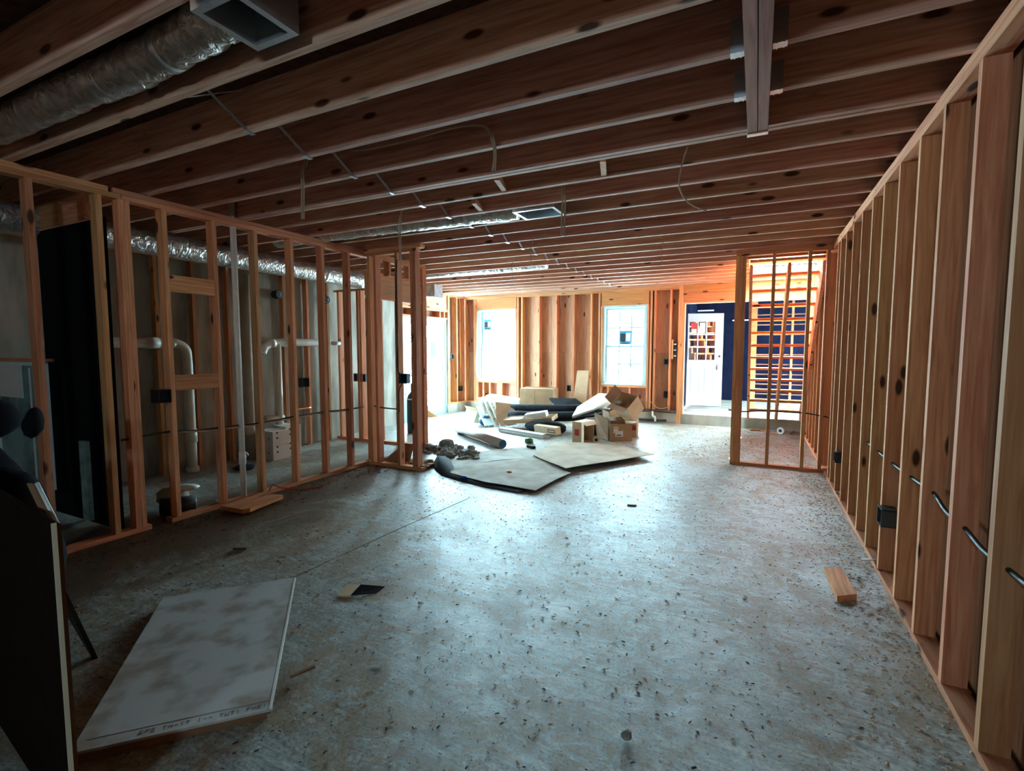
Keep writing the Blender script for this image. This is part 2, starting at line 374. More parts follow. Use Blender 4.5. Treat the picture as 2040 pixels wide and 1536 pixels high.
# steel cross straps along the joist line x = -2.59
for k in range(0, 20):
    ya, yb = 1.555 + .408 * k, 1.555 + .408 * (k + 1) - T
    if yb > 9.9: break
    if 3.1 < ya < 3.2: ya = 3.236
    if yb > 3.11 and ya < 3.0: yb = 3.150
    x = -2.59
    m = MB()
    for s_ in (0, 1):
        p, q = ((ya, ZT + .004), (yb, ZT + .21)) if s_ else ((ya, ZT + .21), (yb, ZT + .004))
        xx = x + (.03 if s_ else -.03); w = .011
        m.add([(xx - w, p[0], p[1]), (xx + w, p[0], p[1]), (xx + w, q[0], q[1]), (xx - w, q[0], q[1]), (xx - w, p[0], p[1] + .004), (xx + w, p[0], p[1] + .004), (xx + w, q[0], q[1] + .004), (xx - w, q[0], q[1] + .004)], BF)
    m.box(x - .05, x - .02, yb - .015, yb + T + .012, ZT - .006, ZT)
    m.build('bridging_strap', steel, ce)
for (x, y) in ((-1.75, 3.27), (-.95, 3.26), (-2.2, 3.70)):   # short wood blocks between joists
    m = MB(); m.add(bv(-.019, .019, 0, .33, 0, .06), BF, Matrix.Translation((x, y + .02, ZT + .005)) @ Matrix.Rotation(.25, 4, 'Z')); m.build('blocking', woodY, ce)
# rim boards
box('rim_joist', XE - .1, .9, YF + .12, YF + .158, ZT, ZS, lvlX, ce); 

# walls --------------------------------------------------------------
def wall(name, label, base): return empty(name, base, label, None, kind='structure')
def stud(x0, y0, z0, z1, par, dx=D, dy=T, m=None, name='stud'):
    return box(name, x0, x0 + dx, y0, y0 + dy, z0, z1, m or woodZ, par)

# right wall: room face at x = XR
wr = wall('wall_right', 'long right-hand wall of bare timber studs', (XR, 4, 0))
box('bottom_plate', XR, XR + D, .3, YP - .02, 0, T, woodY, wr); box('bottom_plate', XR, XR + D, YP + .1, YF, 0, T, woodY, wr)
box('top_plate', XR, XR + D, .3, 4.6, ZT - T, ZT, woodY, wr); box('top_plate', XR, XR + D, 4.603, YF, ZT - T, ZT, woodY, wr)
box('top_plate', XR, XR + D, .3, 3.2, ZT - 2 * T, ZT - T - .001, woodY, wr); box('top_plate', XR, XR + D, 3.203, YF, ZT - 2 * T, ZT - T - .001, woodY, wr)
ys = [.63, 1.035, 1.44, 1.85, 2.257, 2.66, 3.08, 3.475, 3.90, 4.32, 4.70, 5.12, 5.54, 5.935, 6.29, 6.49]
for y in ys: stud(XR, y, T, ZT - 2 * T - .001, wr)
y = 7.15
while y < YF: stud(XR, y, T, ZT - 2 * T - .001, wr); y += .406
box('backing_panel', XR + D + .03, XR + D + .042, -3.0, 3.6, 0, ZS, backply, wr); box('backing_panel', XR + D + .03, XR + D + .042, 3.605, YF, 0, ZS, backply, wr)

# short partition across the right side at y = YP
pw = wall('wall_partition', 'short stud partition in front of the stairs', (.2, YP, 0))
box('bottom_plate', -.262, XR, YP, YP + D, 0, T, woodX, pw)
box('top_plate', -.262, XR, YP, YP + D, ZT - T, ZT, woodX, pw); box('top_plate', -.262, XR, YP, YP + D, ZT - 2 * T, ZT - T - .001, woodX, pw)
box('stud', -.262, -.224, YP, YP + D, T, ZT - 2 * T - .001, woodZ, pw); box('stud', -.222, -.184, YP, YP + D, T, ZT - 2 * T - .001, woodZ, pw); box('stud', -.182, -.144, YP, YP + D, T, ZT - 2 * T - .001, woodZ, pw)
for x in (.142, .520): box('stud', x, x + T, YP, YP + D, T, ZT - 2 * T - .001, woodZ, pw)
box('stud', .705, .743, YP, YP + D, T, ZT - 2 * T - .001, woodZ, pw)

# left stud wall: room face at x = XL
wl = wall('wall_left', 'long left-hand stud wall with wide gaps', (XL, 3, 0))
x0 = XL - D
box('bottom_plate', x0, XL, .5, 2.262, 0, T, woodY, wl); box('bottom_plate', x0, XL, 2.42, YJ + D, 0, T, woodY, wl)
box('top_plate', x0, XL, .5, 2.09, ZT - T, ZT, woodY, wl); box('top_plate', x0, XL, 2.12, YJ + D, ZT - T, ZT, woodY, wl)
box('top_plate', x0, XL, .5, 2.17, ZT - 2 * T, ZT - T - .001, woodY, wl); box('top_plate', x0, XL, 2.173, YJ + D, ZT - 2 * T, ZT - T - .001, woodY, wl)
zt = ZT - 2 * T - .001
for y in (1.20, 1.61, 2.005, 2.150, 2.190, 2.462, 2.883, 3.296, 3.718, 4.137, 4.535): stud(x0, y, T, zt, wl)
box('blocking', XL - T, XL, 2.501, 2.882, 1.967, 2.108, woodY, wl); box('blocking', XL - T, XL, 2.501, 2.882, 1.128, 1.262, woodY, wl)

# dark cross wall of the side room
wx = wall('wall_cross_front', 'cross wall of the side room covered by a black sheet', (-5.1, 2.1, 0))
box('sheet', -5.64, -4.53, 2.10, 2.108, .02, 2.50, blackmatte, wx)
box('header_block', -5.59, -5.215, 2.09, 2.128, 2.505, 2.705, woodX, wx); box('header_block', -5.15, -4.812, 2.09, 2.128, 2.505, 2.712, woodX, wx)
box('stud', -5.19, -5.152, 2.112, 2.20, 0, 2.70, woodZ, wx)

# wing wall at the end of the left wall
wj = wall('wall_wing', 'short wing wall of three studs at the end of the left wall', (-4, YJ, 0))
box('bottom_plate', XL, -3.60, YJ, YJ + D, 0, T, woodX, wj)
box('top_plate', XL, -3.58, YJ, YJ + D, ZT - T, ZT, woodX, wj); box('top_plate', XL, -3.64, YJ, YJ + D, ZT - 2 * T, ZT - T - .001, woodX, wj)
for x in (-4.40, -4.30): box('stud', x, x + T, YJ, YJ + D, T, zt, woodZ, wj)
box('stud', -3.965, -3.927, YJ, YJ + D, T, zt, woodZ, wj); box('stud', -3.735, -3.697, YJ, YJ + D, T, zt, woodZ, wj); box('stud', -3.695, -3.657, YJ, YJ + D, T, ZT - T, woodZ, wj)
# door header wall running on along x = XL
wh = wall('wall_header', 'framed doorway with deep timber header behind the wing wall', (XL, 5.4, 0))
box('top_plate', x0, XL, YJ + D, YC + D, ZT - T, ZT, woodY, wh); box('top_plate', x0, XL, YJ + D, YC + D, ZT - 2 * T, ZT - T - .001, woodY, wh)
box('header', x0, XL, YJ + D, YC, 2.17, 2.43, lvlY, wh); box('header_trim', x0 + .01, XL + .006, YJ + D, YC, 2.135, 2.169, woodY, wh); box('header_trim', x0, XL + .004, YJ + D, YC, 2.431, 2.465, woodY, wh)
for y in (5.28, 5.70): stud(x0, y, 2.466, zt, wh, name='cripple_stud')
stud(x0, YJ + D + .002, T, 2.134, wh, name='jack_stud'); stud(x0, YC - T - .002, T, 2.134, wh, name='jack_stud')
# cross wall at y = YC
wc = wall('wall_cross_back', 'cross wall of the side room under the silver duct', (-5.4, YC, 0))
box('bottom_plate', -6.2, XL + .02, YC, YC + D, 0, T, woodX, wc)
box('top_plate', -6.2, XL - .3, YC, YC + D, 2.40, 2.43, woodX, wc)
for x in (-6.13, -6.0, -5.72, -5.66, -5.30, -4.95): box('stud', x, x + T, YC, YC + D, T, 2.399, woodZ, wc)
for x in (XL - .085, XL - .02): box('stud', x, x + T, YC, YC + D, T, ZT - T, woodZ, wc)
# left exterior wall
we = wall('wall_left_exterior', 'grey concrete foundation wall of the left side', (XE, 4, 0))
box('concrete', XE - .25, XE, -3.2, 7.72, 0, ZS + .03, concw, we)
for y in (.9, 1.45, 2.7, 3.30, 3.72, 4.16, 4.58, 5.01, 5.43, 5.83): stud(XE + .04, y, 0, 2.54, we, name='furring_stud')
box('furring_plate', XE + .04, XE + .04 + D, .6, YC, 2.54, 2.578, woodY, we)
wf = wall('wall_left_framed', 'framed left wall around the glazed exterior door', (XE, 8.8, 0))
for y in (7.74, 7.78): stud(XE - .1, y, 0, ZT - .051, wf, dx=.14)
box('header', XE - .1, XE + .02, 7.82, 9.418, 2.36, ZT - .051, lvlY, wf); box('header_trim', XE - .1, XE + .03, 7.82, 9.418, 2.30, 2.359, woodY, wf)
for y in (8.1, 8.5, 9.1, 9.27): stud(XE - .1, y, 2.17, 2.299, wf, dx=.14, name='cripple_stud')
box('header_trim', XE - .1, XE + .03, 7.82, 9.418, 2.132, 2.168, woodY, wf)
box('top_plate', XE - .1, XE + .04, 7.73, YF, ZT - .05, ZT, woodY, wf)
for y in (9.42, 9.462, 9.78, 10.10): stud(XE - .1, y, .238, ZT - .051, wf, dx=.14)
box('bottom_plate', XE - .1, XE + .04, 9.42, YF, .2, .237, woodY, wf)
box('curb', XE - .25, XE + .05, 9.40, YF, 0, .199, concw, wf)
box('sheathing_panel', XE - .12, XE - .101, 9.42, YF + .1, .2, ZT, plyM, wf); box('sheathing_panel', XE - .12, XE - .101, 7.82, 9.418, 2.14, ZS, plyM, wf); box('sheathing_panel', XE - .12, XE - .101, 7.72, 7.818, 0, ZS, plyM, wf)
# far wall
fw = wall('wall_far', 'far wall of plywood sheathing and studs on a concrete curb', (-3, YF, 0))
box('curb', XE - .2, -1.30, YF, YF + .2, 0, .2, concw, fw)
box('bottom_plate', XE, -1.34, YF, YF + .14, .2, .238, woodX, fw)
box('top_plate', XE, -1.30, YF, YF + .14, ZT - T, ZT, woodX, fw); box('top_plate', XE, -1.30, YF, YF + .14, ZT - 2 * T, ZT - T - .001, woodX, fw)
W1 = (-5.90, -4.93, .735, 2.39); W2 = (-2.895, -1.985, .735, 2.37)
YS = YF + .141
def sheath(xa, xb, za, zb): box('sheathing_panel', xa, xb, YS, YS + .015, za, zb, plyM, fw)
xs = [XE - .1, -5.9, -4.93, -4.10, -2.895, -1.985, -1.30]
for (xa, xb) in ((-6.4, -5.9), (-4.93, -4.10), (-4.096, -2.895), (-1.985, -1.335)):
    sheath(xa, xb, .2, 1.399); sheath(xa, xb, 1.4, ZS); box('building_wrap', xa - .01, xb + .01, YS + .016, YS + .018, .2, ZS, tarp, fw)
for w in (W1, W2): sheath(w[0] + .001, w[1] - .001, .2, w[2]); sheath(w[0] + .001, w[1] - .001, w[3], ZS)
def fstud(x, za, zb, name='stud'): box(name, x, x + T, YF, YF + .14, za, zb, woodZ, fw)
for x in (-6.26, -6.02, -5.975, -4.88, -4.78, -4.365, -3.955, -3.555, -3.165, -2.99, -1.925, -1.85, -1.55): fstud(x, .239, zt)
for w in (W1, W2):
    box('header', w[0] - .03, w[1] + .03, YF, YF + .06, w[3] + .002, zt, lvlX, fw)
    box('rough_sill', w[0] - .03, w[1] + .03, YF, YF + .14, w[2] - .045, w[2] - .005, woodX, fw)
    fstud(w[0] - .04, .239, w[3], 'jack_stud'); fstud(w[1] + .002, .239, w[3], 'jack_stud')
    for k in (.12, .30, .62): fstud(w[0] + (w[1] - w[0]) * k, .239, w[2] - .046, 'cripple_stud')
# doorway in the far wall: post, big header
box('door_post', -1.385, -1.30, YF - .005, YF + .14, 0.0, ZT - .0, woodZ, fw)
box('door_header', -1.30, .76, YF, YF + .14, 2.39, 2.55, lvlX, fw); box('door_header', -1.30, .76, YF, YF + .14, 2.553, ZT, lvlX, fw)
box('header_trim', -1.30, .76, YF - .012, YF + .14, 2.355, 2.389, woodX, fw); box('header_trim', -1.30, -1.265, YF - .004, YF + .14, .2, 2.354, woodZ, fw)
box('sheathing_panel', -1.30, .9, YS + .01, YS + .025, 2.39, ZS + .02, plyM, fw)
# back room beyond the doorway
br = wall('wall_back_room', 'dark navy walls of the room beyond the far doorway', (0, 13.4, 0))
box('wall_panel', -1.45, 3.2, 13.4, 13.42, .2, 3.0, navy, br); box('wall_panel', -1.40, -1.38, YF + .3, 13.4, .2, 3.0, navy, br)
m = MB(); m.box(3.2, 3.22, YF + .16, 11.3, .2, 2.96); m.box(3.2, 3.22, 12.5, 13.42, .2, 2.96); m.box(3.2, 3.22, 11.3, 12.5, 2.40, 2.96); m.build('wall_panel', navy, br)
m = MB(); m.box(-1.45, SX0, YF + .16, 13.42, 2.96, 2.98); m.box(SX0, 3.2, SY1 + .05, 13.42, 2.96, 2.98); m.build('wall_ceiling', navy, br)
box('stud', .96, 1.0, YF + .2, YF + .34, .2, 2.95, woodZ, br)
box('wall_panel', 1.0, 3.2, YF + .16, YF + .2, .2, 2.95, navy, br)
# rear wall behind the camera; its small high window is added as fill light
wb = wall('wall_rear', 'plain board wall behind the viewer', (-2.5, -3.1, 0))
m = MB(); m.box(XE - .2, -.98, -3.2, -3.1, 0, ZS); m.box(-.42, 1.0, -3.2, -3.1, 0, ZS); m.box(-.98, -.42, -3.2, -3.1, 0, 2.29); m.box(-.98, -.42, -3.2, -3.1, 2.59, ZS); m.build('board', backply, wb)
m = MB(); m.box(-.98, -.42, -3.17, -3.13, 2.29, 2.31); m.box(-.98, -.42, -3.17, -3.13, 2.57, 2.59); m.box(-.98, -.96, -3.17, -3.13, 2.31, 2.57); m.box(-.44, -.42, -3.17, -3.13, 2.31, 2.57); m.build('fill_window_frame', vinyl, wb)
# upstairs walls of the stairwell
su = wall('wall_stairwell', 'pale boarded walls around the stairwell above', (.3, 8.6, ZS))
box('board', SX0 - .06, SX0 - .04, SY0 - .2, 10.4, ZS + .02, 4.6, woodY, su); box('board', SX1 + .07, SX1 + .09, SY0 - .2, 10.4, ZS + .02, 4.6, whitem, su)
box('board', SX0 - .06, SX1 + .09, SY0 - .24, SY0 - .2, ZS + .02, 4.6, whitem, su)

# ------------------------------------------------------------------ windows and doors
def window(name, label, w, sticker):
    x0, x1, z0, z1 = w; y0, y1 = YF + .062, YF + .135
    W = empty(name, ((x0 + x1) / 2, YF + .1, z0), label, None, kind='structure')
    def ring(nm, a, b, c, d, t, ya, yb, mat, par):
        m = MB(); m.box(a, a + t, ya, yb, c, d); m.box(b - t, b, ya, yb, c, d); m.box(a + t, b - t, ya, yb, c, c + t); m.box(a + t, b - t, ya, yb, d - t, d)
        return m.build(nm, mat, par)
    ring('frame', x0, x1, z0, z1, .045, YF + .01, y1, vinyl, W)
    zm = z0 + (z1 - z0) * .485
    for nm, za, zb, ya in (('lower_sash', z0 + .046, zm + .02, y0), ('upper_sash', zm - .02, z1 - .046, y0 + .036)):
        s = ring(nm, x0 + .046, x1 - .046, za, zb, .042, ya, ya + .032, vinyl, W)
        gx0, gx1, gz0, gz1 = x0 + .088, x1 - .088, za + .042, zb - .042
        m = MB(); m.box(gx0, gx1, ya + .013, ya + .017, gz0, gz1); m.build('pane', glass, s)
        mu = MB()
        for k in (1, 2): xx = gx0 + (gx1 - gx0) * k / 3; mu.box(xx - .013, xx + .013, ya + .0175, ya + .026, gz0, gz1)
        zz = (gz0 + gz1) / 2; mu.box(gx0, gx1, ya + .018, ya + .0255, zz - .013, zz + .013)
        mu.build('muntin', vinyl, s)
        if nm == 'upper_sash':
            a, b, c, d = [sticker[i] for i in range(4)]
            xa, xb = gx0 + (gx1 - gx0) * a, gx0 + (gx1 - gx0) * b; za_, zb_ = gz0 + (gz1 - gz0) * c, gz0 + (gz1 - gz0) * d
            st = box('sticker', xa, xb, ya + .009, ya + .0125, za_, zb_, bluel, s)
            box('sticker', xa + .012, xa + (xb - xa) * .48, ya + .0075, ya + .0088, za_ + .05, zb_ - .06, ink, s)
            box('sticker', xa + .012, xb - .03, ya + .0075, ya + .0088, za_ + .012, za_ + .034, ink, s)
            box('sticker', xa + (xb - xa) * .55, xb - .015, ya + .0075, ya + .0088, za_ + .07, zb_ - .05, paper, s)
    box('sill', x0 - .01, x1 + .01, YF - .015, YF + .06, z0 - .004, z0 + .02, vinyl, W)
bluel = plain('blue_label', (.05, .30, .55), .6, noise=.1)
window('window_1', 'white double-hung window in the far corner beside the glazed door', W1, (.02, .26, .50, .82))
window('window_2', 'white double-hung window nearer the doorway, blue sticker in the middle', W2, (.34, .66, .03, .42))
# plastic wrap hanging beside the first window
m = MB(); pts = [(-5.93, .80), (-5.97, 1.0), (-5.955, 1.3), (-5.93, 1.6), (-5.92, 2.0), (-5.91, 2.35)]
v = []; q = []
for i, (x, z) in enumerate(pts): v += [(x, YF - .012, z), (-5.885, YF - .004, z), (x, YF - .016, z), (-5.885, YF - .008, z)]
for i in range(len(pts) - 1):
    a = i * 4; q += [(a, a + 1, a + 5, a + 4), (a + 3, a + 2, a + 6, a + 7), (a + 1, a + 3, a + 7, a + 5), (a + 2, a, a + 4, a + 6)]
q += [(0, 2, 3, 1), (20, 21, 23, 22)]
o = mesh('window_wrap', v, q, foam); props(o, 'strip of loose white wrap down the left edge of the corner window', 'wrap')

# glazed exterior door in the left wall (door leaf and added sidelight, 3 x 5 lites each)
d1 = empty('door_1', (XE, 8.9, 0), 'white glazed door full of daylight with an added sidelight in the left wall', None, kind='structure')
def leaf(y0, y1, label=None):
    xa, xb = XE - .06, XE - .015; z0, z1 = .03, 2.09
    m = MB(); st = .115
    m.box(xa, xb, y0, y0 + st, z0, z1); m.box(xa, xb, y1 - st, y1, z0, z1); m.box(xa, xb, y0 + st, y1 - st, z1 - st, z1); m.box(xa, xb, y0 + st, y1 - st, z0, z0 + .22)
    L_ = m.build('door_leaf', vinyl, d1)
    gy0, gy1, gz0, gz1 = y0 + st, y1 - st, z0 + .22, z1 - st
    box('pane', XE - .040, XE - .036, gy0, gy1, gz0, gz1, glass, L_)
    mu = MB()
    for k in (1, 2): yy = gy0 + (gy1 - gy0) * k / 3; mu.box(XE - .035, XE - .027, yy - .015, yy + .015, gz0, gz1)
    for k in range(1, 5): zz = gz0 + (gz1 - gz0) * k / 5; mu.box(XE - .0355, XE - .0275, gy0, gy1, zz - .015, zz + .015)
    mu.build('muntin', vinyl, L_)
    return L_, gy0, gy1, gz0, gz1
leaf(7.87, 8.40); L2, a, b, c, d = leaf(8.42, 9.36)  # nearer leaf is a sidelight added to let in more daylight
box('sticker', XE - .0265, XE - .0255, a + .30, a + .52, 1.30, 1.62, bluel, L2)
box('handle', XE - .014, XE + .03, 9.27, 9.29, 1.0, 1.16, steel, L2)
m = MB(); m.box(XE - .1, XE + .01, 7.82, 7.865, 0, 2.13); m.box(XE - .1, XE + .01, 8.4005, 8.4195, 0, 2.094); m.box(XE - .1, XE + .01, 9.37, 9.418, 0, 2.13); m.box(XE - .1, XE + .01, 7.865, 9.37, 2.095, 2.13); m.build('door_frame', vinyl, d1)
box('threshold', XE - .12, XE + .04, 7.82, 9.398, 0, .028, steel, d1)

# white nine-lite door standing in the back room
ang = math.atan2(11.80 - 11.58, -.648 + 1.463)
D2 = Matrix.Translation((-1.455, 11.58, .215)) @ Matrix.Rotation(ang, 4, 'Z')
d2 = empty('door_2', (-1.05, 11.69, .2), 'white nine-lite door standing open beyond the far doorway', None, kind='structure')
def dm(mb, nm, mat, par): return mb.build(nm, mat, par)
w_, h_ = .825, 2.04
m = MB()
gx0, gx1, gz0, gz1 = .115, .655, 1.02, 1.86
m.box(0, gx0, 0, .044, 0, h_, D2); m.box(gx1, w_, 0, .044, 0, h_, D2); m.box(gx0, gx1, 0, .044, gz1, h_, D2); m.box(gx0, gx1, 0, .044, 0, gz0, D2)
doorw = plain('door_paint', (.36, .38, .44), .4, noise=.04)
lf = dm(m, 'door_leaf', doorw, d2)
m = MB(); m.box(gx0, gx1, .020, .024, gz0, gz1, D2); dm(m, 'pane', dglass, lf)
m = MB()
for k in (1, 2): xx = gx0 + (gx1 - gx0) * k / 3; m.box(xx - .013, xx + .013, -.006, .019, gz0, gz1, D2)
for k in (1, 2): zz = gz0 + (gz1 - gz0) * k / 3; m.box(gx0, gx1, -.0055, .0185, zz - .013, zz + .013, D2)
m.box(gx0 - .03, gx0, -.012, -.0005, gz0 - .03, gz1 + .03, D2); m.box(gx1, gx1 + .03, -.012, -.0005, gz0 - .03, gz1 + .03, D2); m.box(gx0, gx1, -.012, -.0005, gz1, gz1 + .03, D2); m.box(gx0, gx1, -.012, -.0005, gz0 - .03, gz0, D2)
dm(m, 'muntin', doorw, lf)
for (xa, xb) in ((.17, .36), (.46, .65)):          # raised panel mouldings
    m = MB(); za, zb, t = .26, .86, .018
    m.box(xa, xa + t, -.008, -.0003, za, zb, D2); m.box(xb - t, xb, -.008, -.0003, za, zb, D2); m.box(xa + t, xb - t, -.008, -.0003, za, za + t, D2); m.box(xa + t, xb - t, -.008, -.0003, zb - t, zb, D2)
    dm(m, 'moulding', doorw, lf)
def stick(nm, xa, xb, za, zb, mat, yy=.012):
    m = MB(); m.box(xa, xb, yy, yy + .003, za, zb, D2); return dm(m, nm, mat, lf)
stick('sticker', .155, .275, 1.70, 1.83, red); stick('sticker', .165, .265, 1.625, 1.70, paper); stick('sticker', .335, .455, 1.605, 1.84, cream)
v, q = tube_vf([D2 @ Vector((.755, .01, .93)), D2 @ Vector((.755, -.02, .93))], .038, 12); hd = mesh('handle', v, q, steel, lf)
m = MB(); m.box(.715, .785, -.05, -.004, .80, .90, D2); m.build('lockbox', steel, lf)
v, q = tube_vf([D2 @ Vector((.755, .001, 1.10)), D2 @ Vector((.755, -.003, 1.10))], .026, 14); mesh('bore_hole', v, q, ink, lf)

# ------------------------------------------------------------------ stairs
ST = empty('staircase', (.3, 9.9, .2), 'open timber staircase rising towards the viewer behind the short partition', 'staircase')
ts = []
def step_yz(k): return 9.90 - .19 * k, .395 + .1935 * k
for k in range(13):
    y, z = step_yz(k)
    if k == 12: z -= .02
    box('tread', -.115, .765, y - .02, y + .235, z - .038, z, lvlX if False else woodX, ST, .004)
for x in (-.115, .335, .722):
    pts = [(10.10, .20)]
    low = [(10.10, .20), (9.86, .20)]
    # saw-tooth upper edge (towards +y) and straight lower edge
    up = []
    for k in range(12):
        y, z = step_yz(k); up += [(y + .225, z - .041), (y + .035, z - .041)]
    poly = [(10.14, .2)] + up + [(7.62, 2.60), (7.42, 2.60)]
    back = [(7.42, 2.45), (9.78, .2)]
    prof = poly + back
    n = len(prof)
    v = [(x, a, b) for a, b in prof] + [(x + T, a, b) for a, b in prof]
    bm = bmesh.new(); bv_ = [bm.verts.new(p) for p in v]
    bm.faces.new(bv_[:n]); bm.faces.new(list(reversed(bv_[n:])))
    for i in range(n): bm.faces.new((bv_[i], bv_[i + n], bv_[(i + 1) % n + n], bv_[(i + 1) % n]))
    bmesh.ops.triangulate(bm, faces=bm.faces[:2]); bmesh.ops.recalc_face_normals(bm, faces=bm.faces)
    bm.verts.index_update()
    vs = [tuple(p.co) for p in bm.verts]; fs = [tuple(p.index for p in q.verts) for q in bm.faces]; bm.free()
    mesh('stringer', vs, fs, woodZ, ST)

# rail frame behind the stairs
railm = wood('rail_lumber', 0, (.30, .16, .10), (.2, .1, .06))
rf = empty('timber_rack', (.4, 11.5, .2), 'orange timber post and horizontal rails standing behind the stairs', 'rack')
box('post', -.125, .0, 11.45, 11.59, .2, 2.95, lvlX, rf); box('post', .62, .66, 11.45, 11.53, .2, 2.95, woodZ, rf); box('post', .93, .97, 11.45, 11.59, .2, 2.95, woodZ, rf)
for k in range(11): box('rail', .0, .93, 11.56, 11.585, .53 + k * .205, .552 + k * .205, railm, rf)
o = box('white_batten', -1.36, -.98, 13.36, 13.385, 2.42, 2.45, whitem); props(o, 'thin white batten on the dark wall above the white door', 'batten')
o = box('white_batten', -.55, .10, 13.36, 13.385, 2.16, 2.19, whitem); props(o, 'thin white batten on the dark wall beside the white door', 'batten')

# ------------------------------------------------------------------ ducts
def duct(name, label, pts, rad, mat, bands=(), group=None, rib=0.0, n=18):
    E = empty(name, pts[0], label, 'duct', group)
    P = smoothpath(pts, 8)
    R_ = rad
    if rib:
        Q = []; R_ = []
        tot = len(P) * 6
        for i in range(len(P) - 1):
            for k in range(3): Q.append(P[i].lerp(P[i + 1], k / 3)); R_.append(rad * (1 + rib * (rnd.random() - .5) * 2))
        Q.append(P[-1]); R_.append(rad); P = Q
    v, q = tube_vf(P, R_, n); mesh('shell', v, q, mat, E, None, True)
    for t in bands:
        i = min(int(t * (len(P) - 1)), len(P) - 2)
        v, q = tube_vf([P[i], P[i] + (P[i + 1] - P[i]).normalized() * .05], rad * 1.03, n); mesh('tape_band', v, q, steel, E, None, True)
    return E
duct('foil_duct', 'large foil-wrapped duct running along the top of the side room', [(-5.66, .9, 2.585), (-5.66, 2.4, 2.585), (-5.66, 4.2, 2.575), (-5.66, 5.9, 2.565), (-5.62, 6.6, 2.545), (-5.42, 7.12, 2.50)], .122, foil, (.18, .36, .52, .68, .83), rib=.03)
duct('flexible_duct', 'silver flexible duct between the joists leading to the ceiling register', [(-5.2, 4.185, 2.80), (-4.0, 4.185, 2.80), (-3.0, 4.185, 2.79), (-2.04, 4.24, 2.79)], .105, foil, (.3, .55, .8), rib=.05)
duct('flexible_duct', 'silver flexible duct between the joists farther back above the boxes', [(-5.4, 7.06, 2.79), (-4.5, 7.06, 2.79), (-3.5, 7.06, 2.79), (-2.9, 7.06, 2.80)], .105, foil, (.3, .6), rib=.05)
duct('flexible_duct', 'crumpled foil duct in the dark joist bay nearest the top left corner', [(-4.2, 1.40, 2.82), (-3.3, 1.395, 2.82), (-2.6, 1.40, 2.815), (-1.92, 1.36, 2.82)], .088, foil, (.2, .5, .75), rib=.08)
def register(label, x0, x1, y0, y1):
    E = empty('ceiling_register', ((x0 + x1) / 2, (y0 + y1) / 2, ZT), label, 'register', 'ceiling registers')
    m = MB(); t = .028
    m.box(x0, x0 + t, y0, y1, ZT - .012, ZT + .14); m.box(x1 - t, x1, y0, y1, ZT - .012, ZT + .14); m.box(x0 + t, x1 - t, y0, y0 + t, ZT - .012, ZT + .14); m.box(x0 + t, x1 - t, y1 - t, y1, ZT - .012, ZT + .14)
    m.build('frame', steel, E); box('liner', x0 + t, x1 - t, y0 + t, y1 - t, ZT + .125, ZT + .14, tarp, E)
    return E
register('dark metal register box between the joists at the end of the flexible duct', -2.0, -1.60, 4.06, 4.36)
register('dark metal register box in the ceiling corner nearest the viewer', -1.87, -1.63, 1.17, 1.44)
E_ = empty('takeoff_boot', (-5.35, 7.12, 2.35), 'foil-taped end box of the large duct beyond the wing wall', 'duct')
box('shell', -5.46, -4.90, 6.98, 7.20, 2.36, 2.56, foil, E_, .01); box('flange', -4.915, -4.895, 6.97, 7.21, 2.35, 2.57, steel, E_)

# ------------------------------------------------------------------ pipes in the side room
def fitting(par, p0, p1, rad, mat): v, q = tube_vf([p0, p1], rad, 16); return mesh('coupling', v, q, mat, par, None, True)
E = empty('drain_pipe', (-6.08, 3.56, 0), 'white drain pipe that comes in level and turns down between the first wall studs', 'pipe')
tube('pipe_run', [(-6.08, 2.2, 1.55), (-6.08, 3.30, 1.55), (-6.08, 3.45, 1.545), (-6.08, 3.545, 1.49), (-6.08, 3.57, 1.38), (-6.08, 3.575, .9), (-6.08, 3.575, .0)], .056, pvc, E, 16, 4)
fitting(E, (-6.08, 3.575, .36), (-6.08, 3.575, .52), .066, pvc); fitting(E, (-6.08, 3.575, 0), (-6.08, 3.575, .06), .07, pvc); fitting(E, (-6.08, 3.12, 1.55), (-6.08, 3.26, 1.55), .064, pvc)
E = empty('vent_pipe', (-4.485, 3.115, 0), 'slim white vent pipe inside the left stud wall with capped tee below', 'pipe')
tube('pipe_run', [(-4.485, 3.115, .03), (-4.485, 3.115, ZS - .02)], .027, pvcw, E, 14)
fitting(E, (-4.485, 3.115, .36), (-4.485, 3.115, .48), .033, pvcw); tube('branch', [(-4.485, 3.115, .41), (-4.62, 3.22, .40)], .029, pvc, E, 12); tube('cap', [(-4.60, 3.205, .40), (-4.65, 3.245, .40)], .046, black, E, 14)
E = empty('soil_stack', (-6.1, 4.35, 0), 'thick grey-white stack pipe standing straight up to the foil duct', 'pipe')
tube('pipe_run', [(-6.08, 4.35, 0), (-6.08, 4.35, 2.45)], .075, greypipe, E, 18); fitting(E, (-6.08, 4.35, .34), (-6.08, 4.35, .48), .085, pvc)
E = empty('drain_pipe', (-6.08, 4.8, 0), 'level white drain pipe with elbow and tee above the white cartons', 'pipe')
tube('pipe_run', [(-6.06, 4.56, 1.42), (-6.06, 4.60, 1.50), (-6.06, 4.70, 1.555), (-6.06, 4.85, 1.575), (-6.06, 5.60, 1.58)], .055, pvcw, E, 16, 4)
tube('riser', [(-6.06, 4.80, .0), (-6.06, 4.80, 1.55)], .052, pvc, E, 16); fitting(E, (-6.06, 4.68, 1.55), (-6.06, 4.75, 1.562), .063, pvcw); fitting(E, (-6.06, 4.90, 1.576), (-6.06, 5.0, 1.578), .064, pvcw)
tube('branch', [(-6.06, 4.58, .52), (-6.06, 4.86, .50)], .042, pvc, E, 12)
